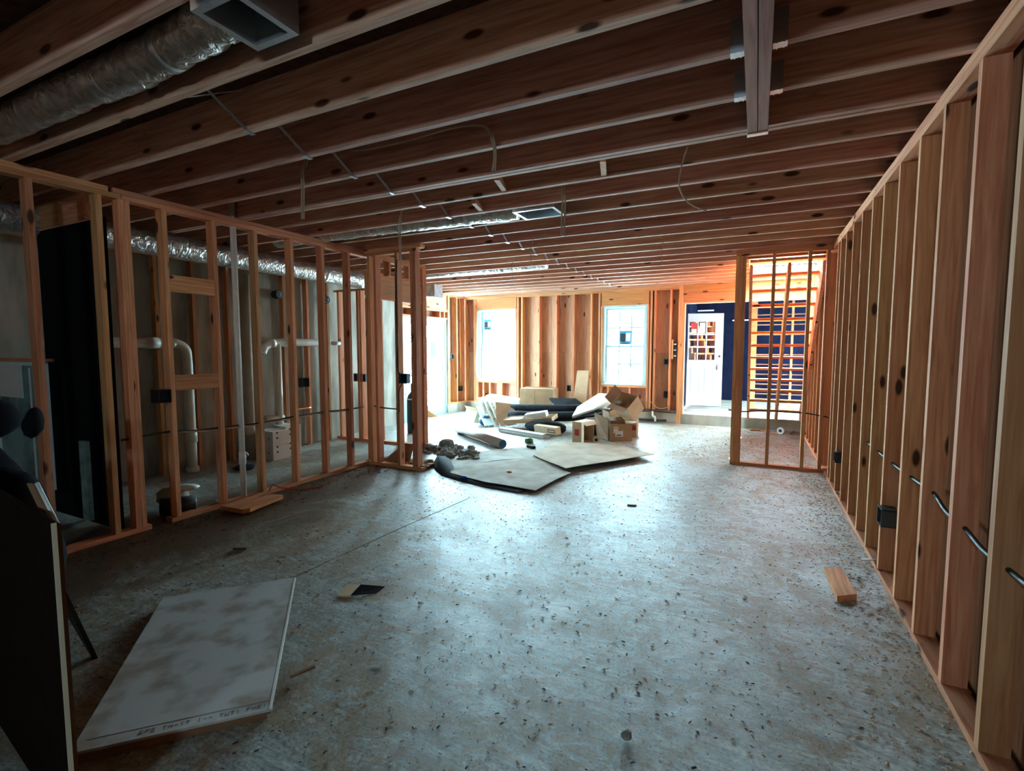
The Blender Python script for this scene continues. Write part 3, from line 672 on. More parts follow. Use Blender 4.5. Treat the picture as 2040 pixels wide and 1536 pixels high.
E = empty('drain_pipe', (-6.0, 5.7, 1.5), 'short copper and white pipe stub at the back of the side room', 'pipe')
tube('pipe_run', [(-6.05, 5.80, 1.57), (-6.05, 5.96, 1.57)], .03, pvcw, E, 12)
tube_c = tube('copper_pipe', [(-6.0, 5.05, .85), (-6.0, 5.05, .62), (-6.0, 5.12, .60), (-6.0, 5.30, .60)], .011, copper, None, 8, 3); props(tube_c, 'thin bent copper pipe on the furring studs of the side room', 'pipe')

# ------------------------------------------------------------------ cables and boxes
def cable(label, pts, rad=.006, mat=cablew, sm=5, name='cable', group=None):
    o = tube(name, pts, rad, mat, None, 6, sm); return props(o, label, 'cable', group)
cable('black and tan cable run through the left wall studs at knee height', [(-4.485, 2.10, .765), (-4.485, 2.45, .778), (-4.485, 2.70, .752), (-4.485, 2.97, .750), (-4.485, 3.32, .735), (-4.485, 3.7, .75), (-4.485, 4.15, .752), (-4.485, 4.5, .742), (-4.485, 4.80, .742)], .009, cableb)
cable('tan cable beside the black one through the left wall studs', [(-4.47, 2.50, .765), (-4.47, 2.85, .735), (-4.47, 3.30, .725), (-4.47, 3.7, .735), (-4.47, 4.15, .745), (-4.47, 4.5, .73)], .007, cablew)
cable('black cable threaded through the right wall studs', [(.812, 1.2, .74), (.812, 1.85, .735), (.812, 2.05, .727), (.812, 2.257, .722), (.806, 2.45, .718), (.812, 2.66, .735), (.804, 2.86, .745), (.812, 3.08, .775), (.808, 3.30, .77), (.812, 3.5, .76), (.812, 3.9, .75), (.812, 4.7, .75)], .010, cableb)
cable('dark cable slung across the short partition', [(-.30, YP + .045, .70), (-.12, YP + .045, .685), (.12, YP + .045, .715), (.33, YP + .045, .71), (.53, YP + .045, .708), (.74, YP + .045, .68), (.80, YP + .1, .66)], .009, cableb)
def drop(label, pts, rad=.006, n=2):
    pts = [(pts[0][0], pts[0][1], ZS - .002)] + list(pts)
    E = empty('cable', pts[0], label, 'cable', 'loose cables hanging from the joists')
    for k in range(n):
        dx = (k - (n - 1) / 2) * .017
        tube('cable_strand', [(x + dx + rnd.uniform(-.004, .004), y + rnd.uniform(-.006, .006), z) for x, y, z in pts], rad, cablew, E, 6, 5)
    return E
drop('loop of cable hanging over the joist left of the beam, looped back', [(-2.5, 2.62, 2.83), (-2.1, 2.60, 2.80), (-1.7, 2.58, 2.80), (-1.50, 2.60, 2.79), (-1.44, 2.62, 2.76), (-1.43, 2.66, 2.70), (-1.435, 2.68, 2.63), (-1.45, 2.69, 2.555)], .006)
drop('cable pair hanging by the left wall above the blocking', [(-2.94, 2.62, 2.82), (-3.0, 2.64, 2.78), (-3.03, 2.66, 2.70), (-3.04, 2.67, 2.6), (-3.06, 2.68, 2.45)], .006)
drop('cable tail hanging just in front of the wing wall', [(-3.0, 3.80, 2.82), (-3.06, 3.83, 2.78), (-3.09, 3.84, 2.68), (-3.10, 3.85, 2.5), (-3.10, 3.85, 2.33)], .006)
drop('cable tail hanging right of the ceiling register', [(-1.40, 3.75, 2.82), (-1.42, 3.8, 2.78), (-1.43, 3.84, 2.68), (-1.44, 3.86, 2.55), (-1.44, 3.86, 2.40)], .007)
drop('thin single cable bowing down in the middle of the joists', [(-.40, 3.30, 2.80), (-.43, 3.32, 2.71), (-.47, 3.36, 2.62), (-.48, 3.40, 2.52), (-.42, 3.45, 2.43), (-.32, 3.5, 2.38)], .005, 1)
for i, (x, y, z, l) in enumerate(((-2.32, 5.2, 2.42, 'thin cable drop left of centre in the middle bays'), (-1.02, 6.0, 2.45, 'thin cable drop under the joists right of centre'), (-3.0, 6.1, 2.40, 'thin cable drop beyond the wing wall'), (-3.75, 9.95, 2.38, 'short pale cable end on the far wall between the windows'))):
    drop(l, [(x, y, 2.85), (x + .01, y + .01, 2.7), (x - .005, y, 2.6), (x + .004, y, z)], .005, 1)
cable('orange cable running down the framed corner by the glazed door', [(XE + .03, 9.86, 2.66), (XE + .03, 9.93, 2.60), (XE + .03, 9.94, 2.0), (XE + .03, 9.95, 1.2), (XE + .03, 9.94, .60)], .008, cableo)
cable('grey cable running down to the switch box by the glazed door', [(XE + .03, 9.55, 2.64), (XE + .03, 9.57, 2.2), (XE + .03, 9.60, 1.7), (XE + .03, 9.60, 1.36)], .008, cableb)
cable('yellow-white cable drooping along the far wall under the nearer window', [(-3.4, YF - .01, .52), (-2.9, YF - .02, .47), (-2.3, YF - .02, .42), (-1.93, YF - .02, .44), (-1.75, YF - .02, .30), (-1.6, YF - .02, .30), (-1.5, YF - .02, .38)], .008, cablew)
cable('dark cable down the middle stud of the wing wall', [(-3.94, YJ + .02, 2.62), (-3.93, YJ - .006, 2.45), (-3.945, YJ - .008, 2.1), (-3.935, YJ - .008, 1.6), (-3.94, YJ - .008, 1.24), (-3.90, YJ - .008, 1.18)], .009, cableb)
cable('dark cable below the blue box of the wing wall', [(-3.87, YJ - .006, 1.06), (-3.92, YJ - .008, .98), (-3.925, YJ - .008, .80), (-3.94, YJ + .01, .66)], .008, cableb)
cable('black cables crossing the wing wall at knee height', [(-4.40, YJ + .04, .76), (-4.2, YJ + .03, .74), (-3.95, YJ + .03, .735)], .009, cableb)
cable('red wire scrap sticking out of the left bottom plate', [(-4.40, 3.33, .04), (-4.38, 3.36, .10), (-4.36, 3.45, .05), (-4.25, 3.60, .01), (-4.15, 3.8, .008)], .007, plain('red_wire', (.5, .06, .03), .5))
def ebox(label, x0, x1, y0, y1, z0, z1, mat, open_dir, par_group=None):
    E = empty('outlet_box', ((x0 + x1) / 2, (y0 + y1) / 2, z0), label, 'outlet box', par_group)
    b = .004; ax = 'xyz'.index(open_dir[1]); sgn = 1 if open_dir[0] == '+' else -1
    lim = [[x0, x1], [y0, y1], [z0, z1]]
    m = MB()
    for a in range(3):
        for s in (0, 1):
            if a == ax and (s == 1) == (sgn == 1): continue
            L = [list(q) for q in lim]
            if s == 0: L[a][1] = L[a][0] + b
            else: L[a][0] = L[a][1] - b
            m.box(*L[0], *L[1], *L[2])
    m.build('housing', mat, E)
    L = [list(q) for q in lim]
    mid = [(q[0] + q[1]) / 2 for q in lim]
    if sgn == 1: L[ax] = [lim[ax][1] - .03, lim[ax][1] - .026]
    else: L[ax] = [lim[ax][0] + .026, lim[ax][0] + .03]
    for a in range(3):
        if a != ax: L[a] = [L[a][0] + .012, L[a][1] - .012]
    box('plate', *L[0], *L[1], *L[2], tarp, E)
    for t in (.28, .72):
        e = [q[0] + (q[1] - q[0]) * .5 for q in lim]; o_ax = [a for a in range(3) if a != ax][-1]
    return E
ebox('black double box on the third left stud next to the blocking', -4.545, -4.43, 2.36, 2.461, 1.035, 1.145, black, '+x')
ebox('dark outlet box low on the right wall, the nearer of two', .745, .835, 3.78, 3.899, .36, .47, plain('grey_box', (.035, .04, .05), .5), '-x')
ebox('dark outlet box low on the right wall, the farther of two', .745, .835, 5.84, 5.934, .34, .45, black, '-x')
ebox('blue box on the middle stud of the wing wall', -3.926, -3.80, YJ - .006, YJ + .06, 1.06, 1.18, blue, '-y')
ebox('blue box on the cross wall seen past the left studs', -5.659, -5.55, YC - .01, YC + .06, .96, 1.08, blue, '-y')
ebox('metal bracket box on the cross wall seen past the left studs', -5.80, -5.722, YC - .012, YC + .03, .96, 1.09, steel, '-y')
ebox('black box on a furring stud of the side room', XE + .06, XE + .14, 5.30, 5.429, .90, 1.04, black, '+x')
ebox('black outlet box at the foot of the cross wall', -4.949, -4.87, YC + .0, YC + .07, .37, .50, black, '-y')
ebox('dark switch box on the studs by the glazed door', XE - .03, XE + .035, 9.55, 9.66, 1.24, 1.36, plain('slate_box', (.05, .09, .12), .5), '+x')
ebox('black outlet box low in the framed corner by the glazed door', XE - .03, XE + .035, 9.93, 10.03, .48, .60, black, '+x')
ebox('black outlet box on the far wall behind the brown carton', -3.67, -3.60, YF - .01, YF + .06, .56, .69, black, '-y')
ebox('small dark box low on the far wall beside the nearer window', -1.63, -1.553, YF - .01, YF + .06, .50, .64, black, '-y')
ebox('blue box at hand height on the far wall beside the nearer window', -1.64, -1.553, YF - .01, YF + .06, 1.17, 1.28, blue, '-y')
E = empty('switch_gang', (-1.44, YF, 1.30), 'tall row of switch boxes beside the far doorway', 'switch box')
box('backing', -1.50, -1.47, YF - .01, YF + .1, 1.28, 1.66, woodZ, E)
for k in range(3): box('switch_cell', -1.465, -1.39, YF - .012, YF + .06, 1.31 + k * .115, 1.40 + k * .115, black, E); box('switch_tab', -1.455, -1.41, YF - .018, YF - .0125, 1.33 + k * .115, 1.352 + k * .115, paper, E)
for (y, z, l) in ((4.93, 2.26, 'round black ceiling-fixture box on a furring stud, the nearer one'), (5.80, 2.26, 'round black ceiling-fixture box on a furring stud, the farther one')):
    E = empty('fixture_box', (XE + .15, y, z), l, 'fixture box')
    v, q = tube_vf([(XE + .06, y, z), (XE + .17, y, z)], .062, 8); mesh('housing', v, q, black, E)
    tube('wire_loop', [(XE + .171, y - .02, z + .02), (XE + .18, y, z - .01), (XE + .18, y + .012, z + .02), (XE + .171, y + .02, z - .02)], .004, paper, E, 5, 3)
E = empty('foam_pipe', (-1.65, YF, .0), 'black pipe insulation lying along the foot of the far wall', 'pipe')
tube('upper_run', [(-2.1, YF - .03, .24), (-1.39, YF - .03, .235)], .026, black, E, 10); tube('lower_run', [(-2.1, YF - .06, .05), (-1.56, YF - .06, .06)], .024, black, E, 10)
o = tube('white_riser', [(-1.83, YF - .03, .25), (-1.82, YF - .07, .14), (-1.78, YF - .08, .12), (-1.77, YF - .08, .03)], .020, pvcw, None, 10, 3); props(o, 'short white pipe bend at the foot of the far wall', 'pipe')

# ------------------------------------------------------------------ things on the floor
def T3(x, y, z, rz=0, rx=0, ry=0):
    return Matrix.Translation((x, y, z)) @ Matrix.Rotation(rz, 4, 'Z') @ Matrix.Rotation(ry, 4, 'Y') @ Matrix.Rotation(rx, 4, 'X')
def sheet(name, pts, th, mat, parent=None, flip=False):
    """flat board from its outline (world), thickened away from its normal"""
    P = [Vector(p) for p in pts]; n = Vector((0, 0, 0))
    for i in range(len(P)): a, b = P[i], P[(i + 1) % len(P)]; n += a.cross(b)
    n.normalize()
    if flip: n = -n
    return slab(name, pts, th, mat, parent, n)
def carton(label, M, w, d, h, flaps, mat=card, inner=None, cat='box', name='carton', group=None, closed=False):
    o = M @ Vector((w / 2, d / 2, 0)); E = empty(name, o, label, cat, group); t = .005
    m = MB()
    m.box(0, w, 0, d, 0, t, M); m.box(0, t, 0, d, t, h, M); m.box(w - t, w, 0, d, t, h, M); m.box(t, w - t, 0, t, t, h, M); m.box(t, w - t, d - t, d, t, h, M)
    if closed: m.box(t, w - t, t, d - t, h - t, h, M)
    m.build('body', mat, E)
    for (e, a, ln) in flaps:
        a = math.radians(a); c, s = math.cos(a) * ln, math.sin(a) * ln; q = .004
        if e == 'front': p = [(0, 0, h), (w, 0, h), (w - q, c, h + s), (q, c, h + s)]
        elif e == 'back': p = [(w, d, h), (0, d, h), (q, d - c, h + s), (w - q, d - c, h + s)]
        elif e == 'left': p = [(0, d, h), (0, 0, h), (c, q, h + s), (c, d - q, h + s)]
        else: p = [(w, 0, h), (w, d, h), (w - c, d - q, h + s), (w - c, q, h + s)]
        sheet('flap', [M @ Vector(v) for v in p], .004, inner or mat, E)
    return E
def decal(par, M, x0, x1, z0, z1, mat, y=-.0015, nm='label'):
    m = MB(); m.box(x0, x1, y, y + .001, z0, z1, M); return m.build(nm, mat, par)

# board stack in the foreground
A, B_, C_, D_ = (-2.148, .787), (-1.694, 1.257), (-2.559, 2.102), (-3.038, 1.585)
def lift(z, k=0, j=0): return [(x + k, y + j, z) for x, y in (A, B_, C_, D_)]
o = sheet('board_sheet', [(-2.16, .78, .024), (-1.72, 1.255, .024), (-2.59, 2.08, .024), (-3.03, 1.56, .024)], .022, cardd, None, False)
props(o, 'brown-edged board underneath the dusty grey one in the front left', 'board')
E = empty('board_sheet', (-2.4, 1.4, .028), 'dusty grey board lying uppermost in front left, print along its near edge', 'board')
sheet('panel', lift(.050), .010, dusty, E); sheet('core', lift(.0398, -.004), .012, cardd, E)
a = Vector((*A, .0503)); b = Vector((*B_, .0503)); ax = (b - a); inn = (Vector((*D_, .0503)) - a).normalized()
sheet('edge_strip', [(-1.695, 1.2575, .0515), (-2.557, 2.1015, .0515), (-2.564, 2.095, .0515), (-1.702, 1.2505, .0515)], .012, paper, E)
def letters(par, s, o0, d_, n_, size, mat, glyphs):
    """block letters from little bars, lying flat from o0 along d_"""
    G = {'T': [(0, .8, 1, 1), (.4, 0, .6, .8)], 'H': [(0, 0, .2, 1), (.8, 0, 1, 1), (.2, .42, .8, .58)], 'E': [(0, 0, .2, 1), (.2, .82, 1, 1), (.2, .42, .8, .58), (.2, 0, 1, .18)], 'I': [(.4, 0, .6, 1)],
         'L': [(0, 0, .2, 1), (.2, 0, 1, .18)], 'F': [(0, 0, .2, 1), (.2, .82, 1, 1), (.2, .42, .8, .58)], 'O': [(0, 0, .2, 1), (.8, 0, 1, 1), (.2, 0, .8, .18), (.2, .82, .8, 1)], 'U': [(0, 0, .2, 1), (.8, 0, 1, 1), (.2, 0, .8, .18)], 'P': [(0, 0, .2, 1), (.2, .82, 1, 1), (.2, .42, 1, .58), (.8, .58, 1, .82)], 'R': [(0, 0, .2, 1), (.2, .82, 1, 1), (.2, .42, 1, .58), (.8, .58, 1, .82), (.6, 0, .8, .42)], '-': [(.1, .42, .9, .58)]}
    m = MB(); x = 0
    for ch in glyphs:
        for (u0, v0, u1, v1) in G.get(ch, []):
            q = [o0 + d_ * (x + uu * size * .7) + n_ * vv * size for uu, vv in ((u0, v0), (u1, v0), (u1, v1), (u0, v1))]
            m.add([tuple(p) for p in q] + [tuple(p + Vector((0, 0, .0006))) for p in q], BF)
        x += size * .95
    o = m.build('print', mat, par); o['kind'] = 'stuff'; return o
letters(E, 0, a + inn * .02 + ax.normalized() * .20, ax.normalized(), inn, .020, plain('faded_print', (.17, .165, .155), .8), 'EFE TH-IT I-- TUTI FHEIIEITEHI--')
box_l = MB()
pa = a + inn * .055; v = []
for t0_, t1_ in ((.05, .98),): v += [pa + ax * t0_, pa + ax * t1_, pa + ax * t1_ + inn * .003, pa + ax * t0_ + inn * .003]
sheet('print_line', [tuple(p + Vector((0, 0, .0006))) for p in v], .0006, plain('faded_line', (.30, .29, .27), .8), E)

# big panel close on the left, lean-to pieces, bag
M = T3(-1.812, .660, 0, math.radians(-7))
E = empty('panel_stack', (-2.3, .66, 0), 'dark brown wall panel standing upright at the near left edge', 'panel')
m = MB(); m.box(-1.2, 0, 0, .012, .002, .985, M); m.build('panel', plain('dark_brown_panel', (.014, .008, .006), .95, noise=.3, spec=.03), E)
m = MB(); m.box(-1.2, -.004, .0125, .024, .002, .975, M); m.build('panel', backply, E)
m = MB(); m.box(-.0, .003, 0, .012, .002, .985, M); m.build('edge', cream, E)
o = sheet('leaning_board', [(-2.80, 1.16, .0), (-2.85, 1.17, .0), (-3.20, 1.02, .72), (-2.925, 1.00, .72)], .018, black); props(o, 'narrow black board leaning beside the dark brown panel', 'board')
E = empty('corner_bead', (-2.07, .74, .9), 'white-edged strip slanting down out of the black bag', 'strip')
sheet('strip', [(-1.975, .735, .925), (-2.02, .735, .925), (-2.17, .745, 1.04), (-2.125, .745, 1.04)], .01, cardd, E); tube('edge', [(-1.97, .735, .93), (-2.12, .745, 1.045)], .006, paper, E, 6)
E = empty('rubbish_bag', (-3.0, .95, 0), 'tall black rubbish bag behind the dark brown panel', 'bag')
lump('bag', (-3.06, .93, .50), (.24, .22, .54), blackmatte, E, 5, .22, 3, -.5, True)
E = empty('rubbish_bag', (-3.75, 1.15, 0), 'two-eared black rubbish bag at the very left edge of the picture', 'bag')
lump('bag', (-3.80, 1.10, .50), (.30, .26, .56), blackmatte, E, 11, .25, 3, -.5, True); lump('bag_ear', (-3.72, 1.16, 1.12), (.12, .12, .13), blackmatte, E, 6, .2, 2, None, True); lump('bag_ear', (-3.50, 1.22, 1.10), (.06, .06, .10), blackmatte, E, 7, .2, 2, None, True)
o = sheet('white_card', [(-3.0, .70, 1.075), (-2.80, .80, 1.07), (-2.80, .805, .985), (-3.0, .70, .975)], .004, paper); props(o, 'small white card stuck on the bag at the left edge', 'card')
# white-framed glazed panel in the dark side room
E = empty('glazed_panel', (-5.7, 1.95, .3), 'white-framed glass panel standing in the dark side room', 'panel')
m = MB(); x0_, x1_, z0_, z1_ = -6.2, -5.255, .30, 1.375
m.box(x0_, x1_, 1.93, 1.97, z1_ - .03, z1_); m.box(x1_ - .035, x1_, 1.93, 1.97, z0_, z1_ - .03); m.box(x0_, x0_ + .035, 1.93, 1.97, z0_, z1_ - .03); m.box(x0_ + .035, x1_ - .035, 1.93, 1.97, z0_, z0_ + .03); m.build('frame', whitem, E)
box('pane', x0_ + .035, x1_ - .035, 1.945, 1.955, z0_ + .03, z1_ - .03, plain('pale_glass', (.16, .34, .36), .15, noise=.7, scale=2.5, spec=.8, lo=.4, hi=.6), E); box('card', x0_ + .04, -5.66, 1.938, 1.944, 1.06, z1_ - .03, paper, E); box('bar', -5.52, -5.508, 1.935, 1.944, z0_ + .03, z1_ - .05, paper, E)
o = box('shelf_board', -6.2, -5.2, 1.90, 1.99, 1.38, 1.405, woodX); props(o, 'thin timber strip on top of the white-framed glass panel', 'board')
o = box('foam_block', -5.05, -4.95, 2.055, 2.09, .05, .72, plain('mint_block', (.30, .42, .36), .9, noise=.5, scale=9)); props(o, 'pale green-grey upright block standing in the dark side room', 'block')

# scraps on the floor
E = empty('wood_scrap', (-2.15, 2.19, 0), 'splintered cardboard scrap with a dark flap near the front boards', 'scrap')
sheet('scrap', [(-2.206, 2.10, .012), (-2.13, 2.135, .012), (-2.15, 2.27, .014), (-2.255, 2.235, .014)], .009, cardl, E); sheet('flap', [(-2.135, 2.14, .014), (-2.03, 2.245, .004), (-2.03, 2.32, .010), (-2.15, 2.24, .032)], .006, tarp, E)
o = sheet('wood_offcut', [(.475, 3.36, .038), (.583, 3.44, .038), (.555, 3.83, .038), (.455, 3.78, .038)], .037, woodY); props(o, 'short flat timber offcut lying near the right wall', 'offcut')
o = sheet('wood_offcut', [(-4.065, 2.80, .058), (-4.04, 2.86, .058), (-4.12, 3.27, .058), (-4.36, 3.20, .058), (-4.34, 2.78, .058)], .04, woodY); props(o, 'plank offcut lying against the left wall plate', 'offcut')
o = sheet('wood_sliver', [(-3.42, 2.27, .02), (-3.33, 2.31, .02), (-3.335, 2.335, .02), (-3.43, 2.29, .02)], .015, cardd); props(o, 'dark sliver of wood on the floor right of the left plate', 'offcut')
o = sheet('metal_clip', [(.69, 3.99, .05), (.78, 4.03, .05), (.785, 4.06, .05), (.70, 4.03, .05)], .004, steel); props(o, 'small shiny clip bent over the right bottom plate', 'clip')
o = sheet('paper_scrap', [(-1.58, 1.70, .006), (-1.53, 1.735, .008), (-1.54, 1.75, .02), (-1.59, 1.715, .012)], .002, paper); props(o, 'curled white paper scrap in the middle foreground', 'scrap')
o = sheet('wood_sliver', [(-1.84, 1.46, .012), (-1.80, 1.56, .012), (-1.785, 1.555, .012), (-1.825, 1.455, .012)], .011, cardd); props(o, 'dark brown splinter just right of the front boards', 'offcut')
o = sheet('wood_sliver', [(-1.05, 4.60, .012), (-.97, 4.62, .012), (-.97, 4.635, .012), (-1.05, 4.615, .012)], .011, cardd); props(o, 'dark splinter alone in the middle of the floor', 'offcut')
o = lump('mortar_crumb', (-.40, 1.79, .018), (.03, .025, .02), stone, None, 21, .3, 2); props(o, 'dark pebble-like crumb near the bottom edge right of centre', 'crumb')

# flattened cardboard on the floor
def fsheet(name, label, pts, z, mat=cardp, seed=1, wav=.012):
    """large limp cardboard: subdivided outline, slightly wavy"""
    g = random.Random(seed); bm = bmesh.new(); vs = [bm.verts.new((x, y, 0)) for x, y in pts]; fce = bm.faces.new(vs)
    bmesh.ops.triangulate(bm, faces=[fce]); bmesh.ops.subdivide_edges(bm, edges=bm.edges[:], cuts=5, use_grid_fill=True)
    p1, p2 = g.uniform(0, 6), g.uniform(0, 6)
    for v in bm.verts: v.co.z = z + wav * (math.sin(v.co.x * 5 + p1) * math.sin(v.co.y * 4 + p2) * .5 + .5)
    bm.normal_update()
    if sum(q.normal.z for q in bm.faces) < 0: bmesh.ops.reverse_faces(bm, faces=bm.faces)
    r_ = bmesh.ops.extrude_face_region(bm, geom=bm.faces[:])
    for q in r_['geom']:
        if isinstance(q, bmesh.types.BMVert): q.co.z += .006
    bmesh.ops.recalc_face_normals(bm, faces=bm.faces)
    bm.verts.index_update(); V = [tuple(v.co) for v in bm.verts]; F = [tuple(v.index for v in q.verts) for q in bm.faces]; bm.free()
    o = mesh(name, V, F, mat, None, None); props(o, label, 'cardboard'); return o
fsheet('cardboard_sheet', 'flattened cardboard nearest the viewer with a dark torn front edge', [(-3.16, 4.78), (-2.60, 4.62), (-1.99, 4.58), (-1.90, 5.40), (-2.62, 6.02), (-3.02, 5.52), (-3.26, 4.95)], .022, cardp, 3, .018)
fsheet('cardboard_sheet', 'flattened cardboard lying on the right with a clean pale top', [(-2.64, 5.99), (-1.98, 5.46), (-1.19, 6.72), (-1.85, 7.22), (-2.72, 7.02)], .056, plain('floor_cardboard_pale', (.50, .41, .29), .85, scale=4, c2=(.36, .28, .19), detail=7), 4, .014)
fsheet('cardboard_sheet', 'flattened cardboard at the back left by the grey tube, dusted white', [(-3.32, 5.0), (-3.06, 5.52), (-2.68, 6.04), (-2.80, 6.86), (-3.15, 6.55), (-3.55, 5.95), (-3.60, 5.35)], .004, plain('floor_cardboard_dusty', (.44, .43, .37), .85, scale=5, c2=(.27, .24, .18), detail=7), 5, .024)
# dark rolled flap at the wing wall
P = [(-3.66, 5.30), (-3.52, 5.12), (-3.42, 5.0), (-3.30, 4.90), (-3.18, 4.80), (-2.95, 4.72), (-2.5, 4.61), (-2.1, 4.56)]
hs_ = [.09, .10, .085, .06, .04, .03, .025, .02]
v = []; q = []
for (x, y), h2 in zip(P, hs_): v += [(x - .07, y - .07, .002), (x - .03, y - .02, h2), (x + .04, y + .05, h2 * .9), (x + .09, y + .11, .024)]
for i in range(len(P) - 1):
    for k in range(3): a0 = i * 4 + k; q.append((a0, a0 + 4, a0 + 5, a0 + 1))
o = mesh('roofing_felt', v, q, tarp, None, None, True); props(o, 'dark torn felt strip curling up at the foot of the wing wall', 'felt')
o = lump('blue_cap', (-2.92, 4.69, .03), (.05, .03, .028), plain('blue_cap', (.04, .09, .30), .4), None, 31, .1, 2, None, True); props(o, 'small blue cap under the front edge of the cardboard', 'cap')
o = lump('orange_scrap', (-2.52, 5.05, .055), (.05, .03, .018), cableo, None, 32, .2, 2, None, True); props(o, 'orange-brown scrap lying on the nearest cardboard', 'scrap')
# concrete rubble
for i, (x, y, a_, b_, c_, l) in enumerate(((-3.50, 5.78, .16, .10, .075, 'dark flat lump of rubble at the right end of the heap'), (-3.78, 5.62, .14, .10, .07, 'pale round lump of rubble at the front of the heap'), (-4.02, 6.02, .17, .12, .105, 'biggest upright lump of rubble at the back of the heap'),
                        (-4.22, 5.90, .13, .10, .09, 'grey lump of rubble at the left end of the heap'), (-3.80, 5.98, .11, .09, .08, 'pointed lump of rubble in the middle of the heap'), (-3.66, 6.08, .09, .08, .065, 'small upright lump behind the dark flat one'))):
    o = lump('rubble_lump', (x, y, c_ * .62), (a_, b_, c_), stone, None, 40 + i, .45, 2, -c_ * .62); props(o, l, 'rubble', 'concrete rubble heap')
m = MB(); g = random.Random(5)
for k in range(150):
    t = g.random(); x = -4.32 + .95 * t + g.gauss(0, .05); y = 6.05 - .30 * t + g.gauss(0, .13); s = abs(g.gauss(0, .016)) + .009
    v, q = bv(-s, s, -s * .8, s * .8, 0, s * 1.3), BF
    m.add(v, q, T3(x, y, 0, g.uniform(0, 3), g.uniform(-.4, .4), g.uniform(-.4, .4)))
o = m.build('rubble', stone); props(o, 'loose grit and small stones round the rubble heap', 'rubble', None, 'stuff')
m = MB(); g = random.Random(9)
for k in range(60):
    x = g.uniform(-4.38, -3.62); y = YJ + g.uniform(.08, .5); s = g.uniform(.012, .05)
    m.add(bv(-s, s, -s * .8, s * .8, 0, s), BF, T3(x, y, 0, g.uniform(0, 3), g.uniform(-.4, .4), 0))
o = m.build('rubble', cardd); props(o, 'dark broken scraps heaped behind the wing wall plate', 'rubble', None, 'stuff')
o = sheet('cardboard_piece', [(-4.32, 4.98, .02), (-3.95, 5.02, .02), (-3.93, 5.10, .26), (-4.1, 5.12, .24), (-4.3, 5.06, .08)], .008, cardd); props(o, 'torn brown cardboard standing behind the wing wall plate', 'cardboard')

# grey tube
E = empty('cardboard_tube', (-4.0, 6.85, .0), 'long grey tube with a blue inside lying on the floor before the pile', 'tube')
p0, p1 = Vector((-3.335, 6.445, .071)), Vector((-4.66, 7.33, .071)); dv = (p1 - p0).normalized()
v, q = tube_vf([p0, p1], .070, 28, False); 
v2, q2 = tube_vf([p0, p1], .062, 28, False); n_ = len(v); q = q + [tuple(reversed([i + n_ for i in w])) for w in q2]; v = v + v2
for e in (0, 28):
    for k in range(28): k2 = (k + 1) % 28; q.append((e + k, n_ + e + k, n_ + e + k2, e + k2) if e == 0 else (e + k, e + k2, n_ + e + k2, n_ + e + k))
mesh('tube', v, q, tubegrey, E, None, True)
v, q = tube_vf([p0 + dv * .01, p0 + dv * .02], .061, 24); mesh('plug', v, q, blue, E); v, q = tube_vf([p1 - dv * .012, p1 + dv * .002], .0715, 24); mesh('rim', v, q, green if False else greypipe, E)

# --- the pile of packaging
E = empty('trim_bundle', (-3.6, 7.5, 0), 'bundle of long white trim strips lying in front of the pile', 'trim')
da = Vector((1.03, -.33, 0)).normalized(); na = Vector((.33, 1.03, 0)).normalized()
for k, (o_, z_, l0, l1) in enumerate(((0, .0, .12, 1.10), (.075, .0, .0, 1.12), (.15, .0, -.05, 1.10), (.03, .034, .05, 1.08), (.11, .034, -.02, 1.06))):
    b0 = Vector((-4.16, 7.76, 0)) + na * o_ + da * l0; b1 = Vector((-4.16, 7.76, 0)) + na * o_ + da * l1
    pts = [b0, b1, b1 + na * .062, b0 + na * .062]; slab('trim_strip', [tuple(p + Vector((0, 0, z_ + .031))) for p in pts], .030, foam, E)
M = T3(-3.43, 7.85, .03, math.atan2(-.25, .53), math.radians(8), math.radians(-2))
E = carton('long small brown carton with a dark printed label in front of the pile', M, .56, .10, .125, [], cardl, closed=True)
decal(E, M, .34, .52, .03, .085, ink); decal(E, M, .355, .505, .045, .07, cardl, -.0022, 'print')
o = lump('plastic_sack', (-3.25, 8.15, .09), (.52, .28, .19), tarp, None, 51, .7, 3, -.09, True); props(o, 'black plastic sack slumped under the tray of the pile', 'sack')
M = T3(-4.13, 8.02, .10, math.radians(2), math.radians(6), math.radians(-6))
E = empty('carton_tray', (-3.7, 8.15, .1), 'shallow open cardboard tray lying on the black sack', 'tray')
m = MB(); m.box(0, .95, 0, .33, 0, .006, M); m.box(0, .95, 0, .006, .006, .075, M); m.box(0, .95, .324, .33, .006, .075, M); m.box(0, .006, .006, .324, .006, .075, M); m.box(.944, .95, .006, .324, .006, .075, M); m.build('body', cardl, E)
m = MB(); m.box(.03, .30, .02, .30, .007, .06, M); m.build('insert', foam, E)
M2 = M @ T3(.42, .06, .045, math.radians(4), 0, math.radians(-4)); E = carton('slim white carton lying in the shallow tray', M2, .40, .16, .095, [], whitem, closed=True)
decal(E, M2, .05, .34, .05, .07, steel)
o = tube('fabric_roll', [(-4.40, 8.75, .30), (-3.6, 8.72, .33), (-2.86, 8.72, .37)], .085, tarp, None, 18, 3); props(o, 'upper long black roll lying across the pile', 'roll')
o = tube('fabric_roll', [(-4.25, 8.52, .20), (-3.5, 8.50, .22), (-2.75, 8.52, .27)], .09, tarp, None, 18, 3); props(o, 'lower long black roll lying across the pile', 'roll')
M = T3(-4.40, 9.28, .02, math.radians(3), 0, 0)
E = carton('upright brown carton standing at the back of the pile', M, .73, .34, .64, [('back', 80, .02)], card, closed=True)
decal(E, M, .33, .336, .05, .62, cardd, -.0015, 'seam'); decal(E, M, .42, .60, .16, .25, ink); decal(E, M, .58, .70, .16, .32, cream, -.003)
